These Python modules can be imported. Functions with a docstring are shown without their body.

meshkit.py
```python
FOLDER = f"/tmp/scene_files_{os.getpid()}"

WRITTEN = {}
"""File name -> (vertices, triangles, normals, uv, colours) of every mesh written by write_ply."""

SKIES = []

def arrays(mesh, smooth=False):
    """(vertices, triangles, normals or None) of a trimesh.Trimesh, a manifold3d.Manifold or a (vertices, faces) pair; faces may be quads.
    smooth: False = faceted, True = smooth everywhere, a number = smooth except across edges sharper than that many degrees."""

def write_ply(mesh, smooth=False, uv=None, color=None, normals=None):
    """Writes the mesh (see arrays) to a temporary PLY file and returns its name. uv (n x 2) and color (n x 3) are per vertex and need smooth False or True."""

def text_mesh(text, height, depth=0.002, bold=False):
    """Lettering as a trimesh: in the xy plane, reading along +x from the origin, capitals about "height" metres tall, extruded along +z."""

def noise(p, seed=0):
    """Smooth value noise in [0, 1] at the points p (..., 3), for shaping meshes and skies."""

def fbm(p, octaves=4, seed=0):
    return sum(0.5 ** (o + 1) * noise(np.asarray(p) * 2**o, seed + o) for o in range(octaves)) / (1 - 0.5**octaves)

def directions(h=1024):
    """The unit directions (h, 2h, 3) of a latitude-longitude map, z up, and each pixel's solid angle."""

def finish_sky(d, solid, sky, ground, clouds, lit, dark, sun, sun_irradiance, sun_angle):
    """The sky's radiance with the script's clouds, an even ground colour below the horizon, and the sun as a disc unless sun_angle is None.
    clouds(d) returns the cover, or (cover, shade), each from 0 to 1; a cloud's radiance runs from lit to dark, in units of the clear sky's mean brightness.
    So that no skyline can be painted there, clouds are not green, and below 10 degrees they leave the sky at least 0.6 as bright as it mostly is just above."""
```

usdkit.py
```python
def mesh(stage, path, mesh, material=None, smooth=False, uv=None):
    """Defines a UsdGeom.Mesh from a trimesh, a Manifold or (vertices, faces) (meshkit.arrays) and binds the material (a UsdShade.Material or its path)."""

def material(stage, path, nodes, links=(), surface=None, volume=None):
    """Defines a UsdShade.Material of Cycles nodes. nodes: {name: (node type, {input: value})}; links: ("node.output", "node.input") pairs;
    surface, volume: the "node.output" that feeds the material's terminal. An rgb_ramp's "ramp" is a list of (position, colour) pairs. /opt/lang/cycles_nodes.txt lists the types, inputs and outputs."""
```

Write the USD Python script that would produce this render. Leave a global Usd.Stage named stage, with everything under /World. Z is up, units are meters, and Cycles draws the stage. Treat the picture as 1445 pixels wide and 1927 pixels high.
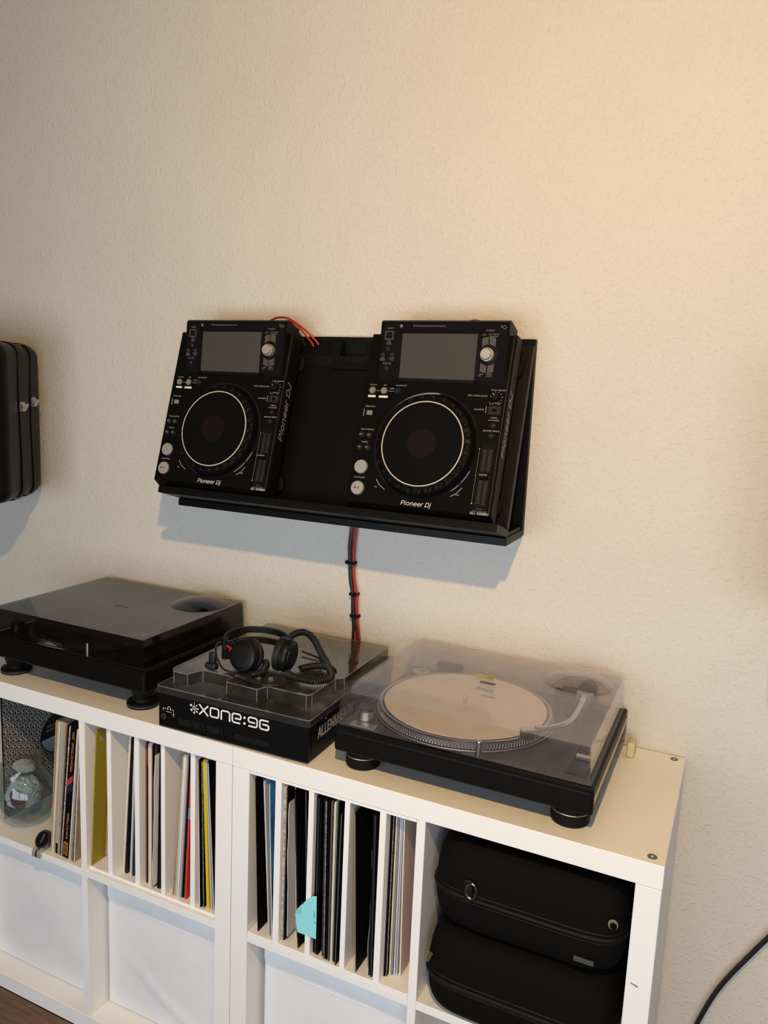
import math, random
import numpy as np, trimesh, manifold3d
from shapely import geometry as sg, affinity as sa
from shapely.ops import unary_union
import usdkit, meshkit
from pxr import Gf, Sdf, Usd, UsdGeom, UsdLux, UsdShade

random.seed(7)
RNG = np.random.default_rng(7)
stage = Usd.Stage.CreateInMemory()
UsdGeom.SetStageUpAxis(stage, UsdGeom.Tokens.z)
UsdGeom.SetStageMetersPerUnit(stage, 1.0)
WORLD = UsdGeom.Xform.Define(stage, '/World')
UsdGeom.Scope.Define(stage, '/World/Looks')

# ------------------------------------------------------------------ camera
cam = UsdGeom.Camera.Define(stage, '/World/camera')
cam.CreateHorizontalApertureAttr(36.0)
cam.CreateVerticalApertureAttr(36.0 * 1927 / 1445)
cam.CreateFocalLengthAttr(36.0 * 1460.85 / 1445)
cam.CreateClippingRangeAttr(Gf.Vec2f(0.02, 60))
FWD = np.array([-0.41580864, 0.89599793, -0.15585532])
RGT = np.array([0.90345321, 0.42660616, 0.04218391])
DWN = np.array([0.10428553, -0.12326755, -0.98687874])
EYE = np.array([0.811048502, -1.12204839, 1.43378818])
cam.AddTransformOp().Set(Gf.Matrix4d(*RGT, 0, *(-DWN), 0, *(-FWD), 0, *EYE, 1))
cam.CreateExposureAttr(0.0)

# ------------------------------------------------------------------ light
# daylight: a wide balcony window behind the photographer, its low opening shaped for the light
LAMP_POWER, DAY_POWER = 1.0, 1.0
WIN_X0, WIN_X1, WIN_Z0, WIN_Z1, Y_FRONT = -0.9, 2.2, 0.40, 1.45, -2.0
day = UsdLux.RectLight.Define(stage, '/World/window_daylight')
day.CreateWidthAttr(WIN_X1 - WIN_X0)
day.CreateHeightAttr(WIN_Z1 - WIN_Z0)
day.CreateIntensityAttr(5.1 * DAY_POWER)
day.CreateColorAttr(Gf.Vec3f(0.82, 0.90, 1.0))
# RectLight shines along its own -Z: turned to face +y (into the room)
day.AddTransformOp().Set(Gf.Matrix4d(1, 0, 0, 0, 0, 0, 1, 0, 0, -1, 0, 0, (WIN_X0 + WIN_X1) / 2, Y_FRONT - 0.11, (WIN_Z0 + WIN_Z1) / 2, 1))
# warm spot lamp hanging just above the photographer's head, aimed at the shelves
LAMP = np.array([0.78, -1.16, 2.28])
AIM = np.array([-0.64, 1.40, -1.48]) / np.linalg.norm([-0.64, 1.40, -1.48])
LAMP_R = 0.024
bulb = UsdLux.DiskLight.Define(stage, '/World/spot_lamp_light')
bulb.CreateRadiusAttr(LAMP_R)
bulb.CreateIntensityAttr(4200.0 * LAMP_POWER)
bulb.CreateColorAttr(Gf.Vec3f(1.0, 0.655, 0.275))
lz_ = -AIM; lx_ = np.cross((0, 0, 1.0), lz_); lx_ /= np.linalg.norm(lx_); ly_ = np.cross(lz_, lx_)
LAMP_M = Gf.Matrix4d(*map(float, lx_), 0, *map(float, ly_), 0, *map(float, lz_), 0, *map(float, LAMP), 1)
bulb.AddTransformOp().Set(LAMP_M)

# ------------------------------------------------------------------ helpers
USED = {}
def numbered(path):
    n = USED.get(path, -1) + 1
    USED[path] = n
    return path if n == 0 else f'{path}_{n:03d}'

def tag(p, label=None, cat=None, group=None, kind=None):
    for k, v in (('label', label), ('category', cat), ('group', group), ('kind', kind)):
        if v:
            p.SetCustomDataByKey(k, v)
    return p

def thing(name, label, cat, loc=None, rotz=0.0, matrix=None, group=None):
    x = UsdGeom.Xform.Define(stage, numbered('/World/' + name))
    if matrix is not None:
        x.AddTransformOp().Set(matrix)
    else:
        x.AddTranslateOp().Set(Gf.Vec3d(*map(float, loc if loc is not None else (0, 0, 0))))
        if rotz:
            x.AddRotateZOp().Set(float(rotz))
    return tag(x.GetPrim(), label, cat, group)

def obj(parent, name, mesh, mat, smooth=False, label=None, kind=None):
    if isinstance(mesh, (list, tuple)) and len(mesh) and isinstance(mesh[0], trimesh.Trimesh):
        mesh = trimesh.util.concatenate(mesh)
    base = parent.GetPath().pathString if parent is not None else '/World'
    m = usdkit.mesh(stage, numbered(base + '/' + name), mesh, M[mat], smooth)
    return tag(m.GetPrim(), label, kind=kind)

def single(name, mesh, mat, label, cat, group=None, smooth=False, kind=None):
    p = obj(None, name, mesh, mat, smooth)
    return tag(p, label, cat, group, kind)

def struct(name, mesh, mat):
    return obj(None, name, mesh, mat, kind='structure')

def copy_of(src, name, label, loc=None, matrix=None, group=None):
    was = src.GetCustomData()
    r = thing(name, label, was['category'], loc, 0, matrix, group or was.get('group'))
    r.GetReferences().AddInternalReference(src.GetPath())
    r.SetInstanceable(True)
    return r

def box(x0, x1, y0, y1, z0, z1):
    b = trimesh.creation.box((x1 - x0, y1 - y0, z1 - z0))
    b.apply_translation(((x0 + x1) / 2, (y0 + y1) / 2, (z0 + z1) / 2))
    return b

def cbox(x0, x1, y0, y1, z0, z1, c=0.001):
    """Box with chamfered edges."""
    pts = []
    for sx, sy, sz in np.ndindex(2, 2, 2):
        X, Y, Z = (x0, x1)[sx], (y0, y1)[sy], (z0, z1)[sz]
        dx, dy, dz = (c, -c)[sx], (c, -c)[sy], (c, -c)[sz]
        pts += [(X, Y + dy, Z + dz), (X + dx, Y, Z + dz), (X + dx, Y + dy, Z)]
    return trimesh.convex.convex_hull(np.array(pts))

def m2t(m):
    q = m.to_mesh()
    return trimesh.Trimesh(q.vert_properties[:, :3], q.tri_verts, process=False)

def t2m(t):
    t = t.copy(); t.merge_vertices()
    return manifold3d.Manifold(manifold3d.Mesh(np.asarray(t.vertices, np.float32), np.asarray(t.faces, np.uint32)))

def rbox(x0, x1, y0, y1, z0, z1, r=0.01, n=20):
    """Box with rounded edges (hull of eight spheres)."""
    s = manifold3d.Manifold.sphere(r, n)
    parts = [s.translate((x, y, z)) for x in (x0 + r, x1 - r) for y in (y0 + r, y1 - r) for z in (z0 + r, z1 - r)]
    return m2t(manifold3d.Manifold.batch_hull(parts))

def rrect(x0, x1, y0, y1, r, n=5):
    if r <= 0:
        return sg.box(x0, y0, x1, y1)
    return sg.box(x0 + r, y0 + r, x1 - r, y1 - r).buffer(r, quad_segs=n)

def prism(poly, z0, z1):
    polys = getattr(poly, 'geoms', [poly])
    out = []
    for g in polys:
        if g.is_empty or g.area <= 0:
            continue
        t = trimesh.creation.extrude_polygon(g, z1 - z0, engine='earcut')
        t.apply_translation((0, 0, z0)); out.append(t)
    return trimesh.util.concatenate(out)

def along_x(t):
    """Profile drawn in (y, z), extruded along z -> extruded along x."""
    t = t.copy(); v = t.vertices
    t.vertices = np.stack([v[:, 2], v[:, 0], v[:, 1]], 1)
    return t

def front(t):
    """Drawn in (x, z) facing the viewer, extruded towards -y."""
    t = t.copy(); v = t.vertices
    t.vertices = np.stack([v[:, 0], -v[:, 2], v[:, 1]], 1)
    return t

def xprof(poly, x0, x1):
    return along_x(prism(sg.Polygon(poly), x0, x1))

def lathe(profile, n=48):
    """profile: (r, z) points from the bottom centre to the top centre."""
    p = np.array(profile, float)
    a = np.linspace(0, 2 * np.pi, n, endpoint=False)
    V = np.stack([np.outer(p[:, 0], np.cos(a)), np.outer(p[:, 0], np.sin(a)), np.repeat(p[:, 1:2], n, 1)], -1).reshape(-1, 3)
    F = []
    for i in range(len(p) - 1):
        for k in range(n):
            a0, a1 = i * n + k, i * n + (k + 1) % n
            b0, b1 = a0 + n, a1 + n
            F += [(a0, a1, b1), (a0, b1, b0)]
    t = trimesh.Trimesh(V, F, process=False)
    t.merge_vertices(); t.update_faces(t.nondegenerate_faces())
    return t

def at(t, x=0, y=0, z=0, rx=0, ry=0, rz=0, s=None):
    t = t.copy()
    if s is not None:
        t.apply_scale(s)
    if rx or ry or rz:
        t.apply_transform(trimesh.transformations.euler_matrix(math.radians(rx), math.radians(ry), math.radians(rz)))
    t.apply_translation((x, y, z))
    return t

def smoothpath(pts, n=60):
    """Catmull-Rom through the points, evenly resampled."""
    p = np.array(pts, float)
    p = np.vstack([2 * p[0] - p[1], p, 2 * p[-1] - p[-2]])
    out = []
    for i in range(1, len(p) - 2):
        for t in np.linspace(0, 1, 12, endpoint=False):
            out.append(0.5 * (2 * p[i] + (p[i + 1] - p[i - 1]) * t + (2 * p[i - 1] - 5 * p[i] + 4 * p[i + 1] - p[i + 2]) * t * t + (3 * p[i] - p[i - 1] - 3 * p[i + 1] + p[i + 2]) * t ** 3))
    out.append(p[-2])
    out = np.array(out)
    d = np.r_[0, np.cumsum(np.linalg.norm(np.diff(out, axis=0), axis=1))]
    u = np.linspace(0, d[-1], n)
    return np.stack([np.interp(u, d, out[:, k]) for k in range(3)], 1)

def frames(path):
    T = np.gradient(path, axis=0); T /= np.linalg.norm(T, axis=1)[:, None]
    up = np.array([0, 0, 1.0]) if abs(T[0, 2]) < 0.9 else np.array([1.0, 0, 0])
    U = np.cross(T[0], up); U /= np.linalg.norm(U)
    Us = [U]
    for i in range(1, len(path)):
        u = Us[-1] - T[i] * (Us[-1] @ T[i]); Us.append(u / np.linalg.norm(u))
    U = np.array(Us); return T, U, np.cross(T, U)

def tube(path, r, k=10, closed_ends=True):
    path = np.asarray(path, float)
    T, U, W = frames(path)
    r = np.broadcast_to(r, len(path))
    a = np.linspace(0, 2 * np.pi, k, endpoint=False)
    V = (path[:, None] + r[:, None, None] * (np.cos(a)[None, :, None] * U[:, None] + np.sin(a)[None, :, None] * W[:, None])).reshape(-1, 3)
    F = []
    n = len(path)
    for i in range(n - 1):
        for j in range(k):
            a0, a1 = i * k + j, i * k + (j + 1) % k
            F += [(a0, a1, a1 + k), (a0, a1 + k, a0 + k)]
    if closed_ends:
        V = np.vstack([V, path[0], path[-1]])
        for j in range(k):
            F += [(n * k, (j + 1) % k, j), (n * k + 1, (n - 1) * k + j, (n - 1) * k + (j + 1) % k)]
    return trimesh.Trimesh(V, F, process=False)

def ribbon(path, normals, w, t):
    """Flat band of width w (across normals x tangent) and thickness t."""
    path = np.asarray(path, float); Nn = np.asarray(normals, float)
    T = np.gradient(path, axis=0); T /= np.linalg.norm(T, axis=1)[:, None]
    Nn = Nn - T * (Nn * T).sum(1)[:, None]; Nn /= np.linalg.norm(Nn, axis=1)[:, None]
    B = np.cross(T, Nn)
    V = np.stack([path + s * B * w / 2 + q * Nn * t / 2 for s, q in ((-1, -1), (1, -1), (1, 1), (-1, 1))], 1).reshape(-1, 3)
    F = []
    n = len(path)
    for i in range(n - 1):
        for j in range(4):
            a0, a1 = i * 4 + j, i * 4 + (j + 1) % 4
            F += [(a0, a1, a1 + 4), (a0, a1 + 4, a0 + 4)]
    F += [(0, 2, 1), (0, 3, 2), (n * 4 - 4, n * 4 - 3, n * 4 - 2), (n * 4 - 4, n * 4 - 2, n * 4 - 1)]
    return trimesh.Trimesh(V, F, process=False)

TEXTS = {}
def text(s, h, x=0, y=0, z=0, depth=0.0003, bold=False, align='l', shear=0.0, sx=1.0):
    key = (s, bold)
    if key not in TEXTS:
        TEXTS[key] = meshkit.text_mesh(s, 1.0, 1.0, bold)
    t = TEXTS[key].copy(); v = t.vertices.copy()
    w = v[:, 0].max() * h * sx
    off = {'l': 0, 'c': -w / 2, 'r': -w}[align]
    t.vertices = np.stack([v[:, 0] * h * sx + v[:, 1] * h * shear + off + x, v[:, 1] * h + y, v[:, 2] * depth + z], 1)
    return t

def text_fit(s, width, h, x, y, z, bold=False, shear=0.0, depth=0.0003):
    """Lettering stretched to an exact width."""
    t = text(s, 1.0, bold=bold); w = t.vertices[:, 0].max()
    return text(s, h, x, y, z, depth, bold, 'l', shear, width / (w * h))

# ------------------------------------------------------------------ materials
M = {}
def pm(name, color, rough=0.5, metal=0.0, spec=0.5, var=0.0, vscale=20.0, bump=0.0, bscale=200.0, bdist=0.001, coat=0.0, sheen=0.0, dark=None, stretch=None):
    nodes = {'p': ('principled_bsdf', {'base_color': color, 'roughness': rough, 'metallic': metal, 'specular_ior_level': spec, 'coat_weight': coat, 'sheen_weight': sheen})}
    links = []
    if var or bump:
        nodes['tc'] = ('texture_coordinate', {})
        src = 'tc.object'
        if stretch:
            nodes['mp'] = ('mapping', {'scale': stretch}); links.append(('tc.object', 'mp.vector')); src = 'mp.vector'
    if var:
        c = np.array(color)
        nodes['n'] = ('noise_texture', {'scale': vscale, 'detail': 5.0, 'roughness': 0.6})
        lo = np.array(dark) if dark is not None else c * (1 - var)
        nodes['r'] = ('rgb_ramp', {'ramp': [(0.3, tuple(lo)), (0.7, tuple(np.minimum(c * (1 + var * 0.5), 1)))]})
        links += [(src, 'n.vector'), ('n.fac', 'r.fac'), ('r.color', 'p.base_color')]
    if bump:
        nodes['bn'] = ('noise_texture', {'scale': bscale, 'detail': 3.0})
        nodes['b'] = ('bump', {'strength': bump, 'distance': bdist})
        links += [(src, 'bn.vector'), ('bn.fac', 'b.height'), ('b.normal', 'p.normal')]
    M[name] = usdkit.material(stage, '/World/Looks/' + name, nodes, links, surface='p.BSDF')

def clear(name, tint, haze=(0.6, 0.58, 0.6), hazew=0.04, ior=1.45, rough=0.03):
    """Acrylic sheet: lets light straight through with a tint, mirrors by fresnel, a little dust."""
    nodes = {'t': ('transparent_bsdf', {'color': tint}), 'g': ('glossy_bsdf', {'color': (1, 1, 1), 'roughness': rough}),
             'ge': ('geometry', {}), 'io': ('math', {'math_type': 'multiply_add', 'value2': 1 / ior - ior, 'value3': ior}), 'f': ('fresnel', {}), 'd': ('diffuse_bsdf', {'color': haze}),
             'tc': ('texture_coordinate', {}), 'n': ('noise_texture', {'scale': 14.0, 'detail': 6.0, 'roughness': 0.65}),
             'mr': ('map_range', {'from_min': 0.3, 'from_max': 0.75, 'to_min': hazew * 0.45, 'to_max': hazew * 1.7}),
             'm1': ('mix_closure', {}), 'm2': ('mix_closure', {})}
    M[name] = usdkit.material(stage, '/World/Looks/' + name, nodes,
        [('ge.backfacing', 'io.value1'), ('io.value', 'f.IOR'), ('tc.object', 'n.vector'), ('n.fac', 'mr.value'), ('mr.result', 'm1.fac'), ('t.BSDF', 'm1.closure1'), ('d.BSDF', 'm1.closure2'),
         ('f.fac', 'm2.fac'), ('m1.closure', 'm2.closure1'), ('g.BSDF', 'm2.closure2')], surface='m2.closure')

# woodchip wallpaper: fine grain plus sparse flat flakes
nodes = {'g': ('geometry', {}),
         'v': ('noise_texture', {'scale': 112.0, 'detail': 1.2, 'roughness': 0.45, 'distortion': 0.9}),
         'vm': ('map_range', {'range_type': 'smoothstep', 'from_min': 0.50, 'from_max': 0.76, 'to_min': 0.0, 'to_max': 1.0}),
         'fn': ('noise_texture', {'scale': 190.0, 'detail': 2.5, 'roughness': 0.55}),
         'fs': ('math', {'math_type': 'multiply', 'value2': 0.55}),
         'ln': ('noise_texture', {'scale': 34.0, 'detail': 2.0}),
         'ls': ('math', {'math_type': 'multiply', 'value2': 1.1}),
         'add': ('math', {'math_type': 'add'}), 'add2': ('math', {'math_type': 'add'}),
         'b': ('bump', {'strength': 0.5, 'distance': 0.0016}),
         'cn': ('noise_texture', {'scale': 3.0, 'detail': 4.0}),
         'cr': ('rgb_ramp', {'ramp': [(0.3, (0.655, 0.622, 0.572)), (0.7, (0.685, 0.655, 0.61))]}),
         'p': ('principled_bsdf', {'roughness': 0.85, 'specular_ior_level': 0.25})}
links = [('g.position', 'v.vector'), ('v.fac', 'vm.value'), ('g.position', 'fn.vector'), ('fn.fac', 'fs.value1'), ('g.position', 'ln.vector'), ('ln.fac', 'ls.value1'),
         ('vm.result', 'add.value1'), ('fs.value', 'add.value2'), ('add.value', 'add2.value1'), ('ls.value', 'add2.value2'),
         ('add2.value', 'b.height'), ('b.normal', 'p.normal'), ('g.position', 'cn.vector'), ('cn.fac', 'cr.fac'), ('cr.color', 'p.base_color')]
M['woodchip'] = usdkit.material(stage, '/World/Looks/woodchip', nodes, links, surface='p.BSDF')

pm('plain_wall', (0.36, 0.36, 0.37), 0.9)
pm('ceiling_white', (0.50, 0.50, 0.50), 0.9)
pm('floor_wood', (0.10, 0.050, 0.024), 0.45, var=0.55, vscale=9.0, stretch=(1.2, 14, 14))
pm('floor_wood_light', (0.15, 0.078, 0.038), 0.45, var=0.5, vscale=9.0, stretch=(1.2, 14, 14))
pm('foil_white', (0.86, 0.85, 0.825), 0.42, spec=0.4, var=0.02, vscale=6.0)
pm('insert_white', (0.87, 0.865, 0.84), 0.4, spec=0.4)
pm('bin_fabric', (0.77, 0.78, 0.80), 0.95, spec=0.1, var=0.05, vscale=9.0, bump=0.25, bscale=900.0, bdist=0.0006)
pm('bolt_grey', (0.16, 0.155, 0.14), 0.4, metal=0.6)
pm('bolt_white', (0.8, 0.8, 0.78), 0.4)
pm('frame_dark', (0.3, 0.3, 0.3), 0.5)
pm('black_board', (0.0042, 0.0040, 0.0036), 0.42, spec=0.15, var=0.15, vscale=30.0, bump=0.06, bscale=300.0)
pm('player_black', (0.0048, 0.0045, 0.0040), 0.36, spec=0.06, bump=0.05, bscale=1400.0, bdist=0.0004)
pm('player_side', (0.0060, 0.0056, 0.0053), 0.33, spec=0.16)
pm('gloss_black', (0.006, 0.006, 0.007), 0.06, spec=0.6)
pm('rubber_black', (0.0045, 0.0045, 0.0045), 0.6, spec=0.15)
pm('jog_top', (0.0050, 0.0050, 0.0050), 0.3, spec=0.1)
pm('jog_red', (0.0095, 0.0058, 0.0056), 0.25, spec=0.4)
pm('screen_reflection_grey', (0.066, 0.064, 0.060), 0.13, spec=0.5)  # grey base colour stands in for the room reflected in the screens
pm('print_white', (0.36, 0.345, 0.31), 0.5)
pm('print_grey', (0.19, 0.18, 0.16), 0.5)
pm('ring_white', (0.52, 0.48, 0.41), 0.4)
pm('steel', (0.60, 0.58, 0.55), 0.24, metal=1.0)
pm('steel_dark', (0.26, 0.25, 0.24), 0.35, metal=1.0)
pm('brushed_button', (0.56, 0.54, 0.50), 0.36, metal=0.55)
pm('pattern_print', (0.36, 0.36, 0.35), 0.6)
pm('lens_white', (0.68, 0.66, 0.60), 0.5)
pm('alu', (0.52, 0.51, 0.50), 0.38, metal=1.0)
pm('button_pale', (0.21, 0.20, 0.165), 0.35)  # pale grey button plastic
pm('button_dark', (0.02, 0.02, 0.02), 0.3)
pm('button_grey', (0.075, 0.07, 0.065), 0.3)
pm('scale_grey', (0.09, 0.083, 0.07), 0.5)
pm('deck_body', (0.0052, 0.0047, 0.0043), 0.38, spec=0.1, bump=0.05, bscale=500.0, bdist=0.0005)
pm('deck_plate', (0.034, 0.031, 0.029), 0.38, spec=0.45)
pm('deck_plate_black', (0.010, 0.010, 0.011), 0.35, spec=0.45)
pm('platter_alu', (0.18, 0.18, 0.18), 0.35, metal=0.9)
pm('platter_rim', (0.030, 0.029, 0.028), 0.35, metal=0.4)
pm('strobe_dot', (0.48, 0.47, 0.44), 0.35, metal=0.5)
pm('slipmat_white', (0.74, 0.675, 0.585), 0.95, spec=0.05, var=0.06, vscale=25.0)
pm('vinyl_black', (0.008, 0.008, 0.008), 0.28, spec=0.5)
pm('label_pale', (0.42, 0.40, 0.36), 0.6)
pm('bronze', (0.45, 0.38, 0.30), 0.35, metal=0.9)
pm('sticker_beige', (0.52, 0.44, 0.26), 0.7, var=0.2, vscale=120.0)
pm('cream_plastic', (0.62, 0.54, 0.34), 0.5)
clear('lid_clear', (0.94, 0.925, 0.94), haze=(0.50, 0.46, 0.47), hazew=0.036)
clear('lid_smoke', (0.43, 0.415, 0.41), haze=(0.30, 0.27, 0.25), hazew=0.008)
clear('cover_smoke', (0.80, 0.80, 0.80), haze=(0.40, 0.39, 0.39), hazew=0.035, ior=1.5)
clear('cover_glint', (0.62, 0.62, 0.62), haze=(0.62, 0.61, 0.60), hazew=0.22, ior=1.6)  # brighter glassy material that paints highlights on the mixer cover edges
clear('bowl_glass', (0.86, 0.90, 0.90), haze=(0.6, 0.62, 0.62), hazew=0.03, ior=1.5, rough=0.02)
clear('plastic_sleeve', (0.72, 0.74, 0.78), haze=(0.75, 0.76, 0.80), hazew=0.32, rough=0.15)
pm('mixer_black', (0.0030, 0.0030, 0.0030), 0.4, spec=0.12)
pm('mixer_face', (0.0065, 0.0065, 0.0065), 0.5)
pm('logo_white', (0.72, 0.72, 0.75), 0.5)
pm('knob_grey', (0.10, 0.10, 0.105), 0.5)
pm('knob_black', (0.015, 0.015, 0.015), 0.45)
pm('headphone_black', (0.0050, 0.0050, 0.0050), 0.42, spec=0.25)
pm('leatherette', (0.0050, 0.0048, 0.0048), 0.5, bump=0.25, bscale=420.0, bdist=0.001)
pm('red_plastic', (0.42, 0.022, 0.018), 0.4)
pm('gold', (0.75, 0.52, 0.22), 0.25, metal=1.0)
pm('cable_black', (0.010, 0.010, 0.011), 0.4)
pm('cable_red', (0.40, 0.014, 0.018), 0.4)
pm('speaker_body', (0.0055, 0.0055, 0.0058), 0.36, spec=0.12)
pm('speaker_baffle', (0.017, 0.018, 0.021), 0.3, spec=0.5)
pm('cone', (0.012, 0.012, 0.012), 0.5)
pm('strap_black', (0.007, 0.007, 0.007), 0.8)
pm('case_black', (0.0052, 0.0044, 0.0040), 0.8, spec=0.06, bump=0.3, bscale=900.0, bdist=0.0007)
pm('zip_black', (0.0050, 0.0047, 0.0038), 0.6, spec=0.2)
pm('scuff', (0.13, 0.115, 0.065), 0.8)
pm('tag_grey', (0.045, 0.052, 0.052), 0.5)
pm('note_blue', (0.28, 0.72, 0.78), 0.7)
pm('note_dark', (0.21, 0.56, 0.62), 0.7)
pm('ink', (0.02, 0.03, 0.03), 0.6)
pm('cloth_blue', (0.44, 0.53, 0.60), 0.9, var=0.12, vscale=25.0)
pm('cloth_red', (0.055, 0.012, 0.013), 0.9)
pm('cloth_grey', (0.42, 0.42, 0.42), 0.9)
# record covers
pm('sl_tan', (0.40, 0.30, 0.20), 0.8, var=0.35, vscale=60.0, stretch=(3, 3, 0.6))
pm('sl_pale', (0.62, 0.54, 0.42), 0.8, var=0.22, vscale=60.0, stretch=(3, 3, 0.6))
pm('sl_cream', (0.70, 0.64, 0.53), 0.8, var=0.10, vscale=40.0)
pm('sl_grey', (0.40, 0.39, 0.34), 0.8, var=0.25, vscale=60.0, stretch=(3, 3, 0.6))
pm('sl_black', (0.0040, 0.0038, 0.0042), 0.6, spec=0.08)
pm('sl_black_gloss', (0.009, 0.0085, 0.010), 0.28)
pm('sl_charcoal', (0.035, 0.032, 0.034), 0.5, var=0.3, vscale=60.0)
pm('sl_mottled', (0.50, 0.47, 0.44), 0.7, var=0.95, vscale=140.0, dark=(0.02, 0.02, 0.02))
pm('sl_mottled_dark', (0.20, 0.18, 0.17), 0.7, var=0.95, vscale=140.0, dark=(0.012, 0.012, 0.012))
pm('sl_white', (0.74, 0.74, 0.75), 0.75, var=0.04, vscale=20.0)
pm('sl_lilac', (0.60, 0.58, 0.63), 0.7, var=0.06, vscale=20.0)
pm('sl_lightgrey', (0.48, 0.49, 0.50), 0.7, var=0.06, vscale=20.0)
pm('sl_midgrey', (0.24, 0.23, 0.22), 0.6)
pm('sl_navy', (0.018, 0.018, 0.035), 0.4)
pm('sl_olive', (0.33, 0.25, 0.012), 0.55)
pm('sl_yellow', (0.66, 0.49, 0.005), 0.5)
pm('sl_red', (0.50, 0.035, 0.035), 0.5)
pm('sl_darkred', (0.11, 0.016, 0.014), 0.5)
pm('sl_orange', (0.52, 0.12, 0.02), 0.5)
pm('sl_pinkred', (0.62, 0.20, 0.20), 0.6)
pm('sl_blue', (0.02, 0.11, 0.42), 0.5)
pm('sl_pink', (0.50, 0.385, 0.34), 0.75)
pm('sl_mint', (0.56, 0.60, 0.50), 0.7)
pm('sl_brown', (0.09, 0.065, 0.055), 0.6)
pm('patch_blue', (0.20, 0.25, 0.36), 0.6)
pm('label_blue', (0.30, 0.37, 0.43), 0.6)
pm('print_orange', (0.50, 0.19, 0.035), 0.6)
nodes = {'tc': ('texture_coordinate', {}), 'sx': ('separate_xyz', {}),
         'n': ('noise_texture', {'scale': 55.0, 'detail': 3.0}), 'mr': ('map_range', {'from_min': 0.0, 'from_max': 0.315}),
         'a': ('math', {'math_type': 'multiply_add', 'value2': 0.28}),
         'r': ('rgb_ramp', {'ramp': [(0.0, (0.008, 0.010, 0.02)), (0.42, (0.012, 0.02, 0.05)), (0.62, (0.02, 0.22, 0.42)), (0.78, (0.012, 0.12, 0.34)), (0.9, (0.012, 0.09, 0.30)), (1.0, (0.03, 0.22, 0.45))]}),
         'p': ('principled_bsdf', {'roughness': 0.4})}
M['sl_blueprint'] = usdkit.material(stage, '/World/Looks/sl_blueprint', nodes, [('tc.object', 'sx.vector'), ('sx.z', 'mr.value'), ('tc.object', 'n.vector'), ('n.fac', 'a.value1'), ('mr.result', 'a.value3'), ('a.value', 'r.fac'), ('r.color', 'p.base_color')], surface='p.BSDF')
# lit pendant bulb glass
M['bulb_glow'] = usdkit.material(stage, '/World/Looks/bulb_glow', {'e': ('emission', {'color': (1.0, 0.7, 0.4), 'strength': 6.0})}, [], surface='e.emission')

# ------------------------------------------------------------------ the room
WALL_Y = 0.393
XL, XR, ZC = -3.0, 3.2, 2.62
struct('wall_back', box(XL, XR, WALL_Y, WALL_Y + 0.12, 0, ZC), 'woodchip')
struct('wall_left', box(XL - 0.12, XL, Y_FRONT, WALL_Y, 0, ZC), 'plain_wall')
struct('wall_right', box(XR, XR + 0.12, Y_FRONT, WALL_Y, 0, ZC), 'plain_wall')
struct('ceiling', box(XL, XR, Y_FRONT, WALL_Y, ZC, ZC + 0.1), 'ceiling_white')
fw = front(prism(sg.box(XL, 0, XR, ZC).difference(sg.box(WIN_X0, WIN_Z0, WIN_X1, WIN_Z1)), 0, 0.1))
struct('wall_front', at(fw, y=Y_FRONT), 'plain_wall')
wf = sg.box(WIN_X0, WIN_Z0, WIN_X1, WIN_Z1)
bars = wf.difference(wf.buffer(-0.05)).union(unary_union([sg.box(x - 0.03, WIN_Z0, x + 0.03, WIN_Z1) for x in (0.2, 1.3)]))
struct('window_1', at(front(prism(bars, 0, 0.06)), y=Y_FRONT), 'plain_wall')
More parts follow.
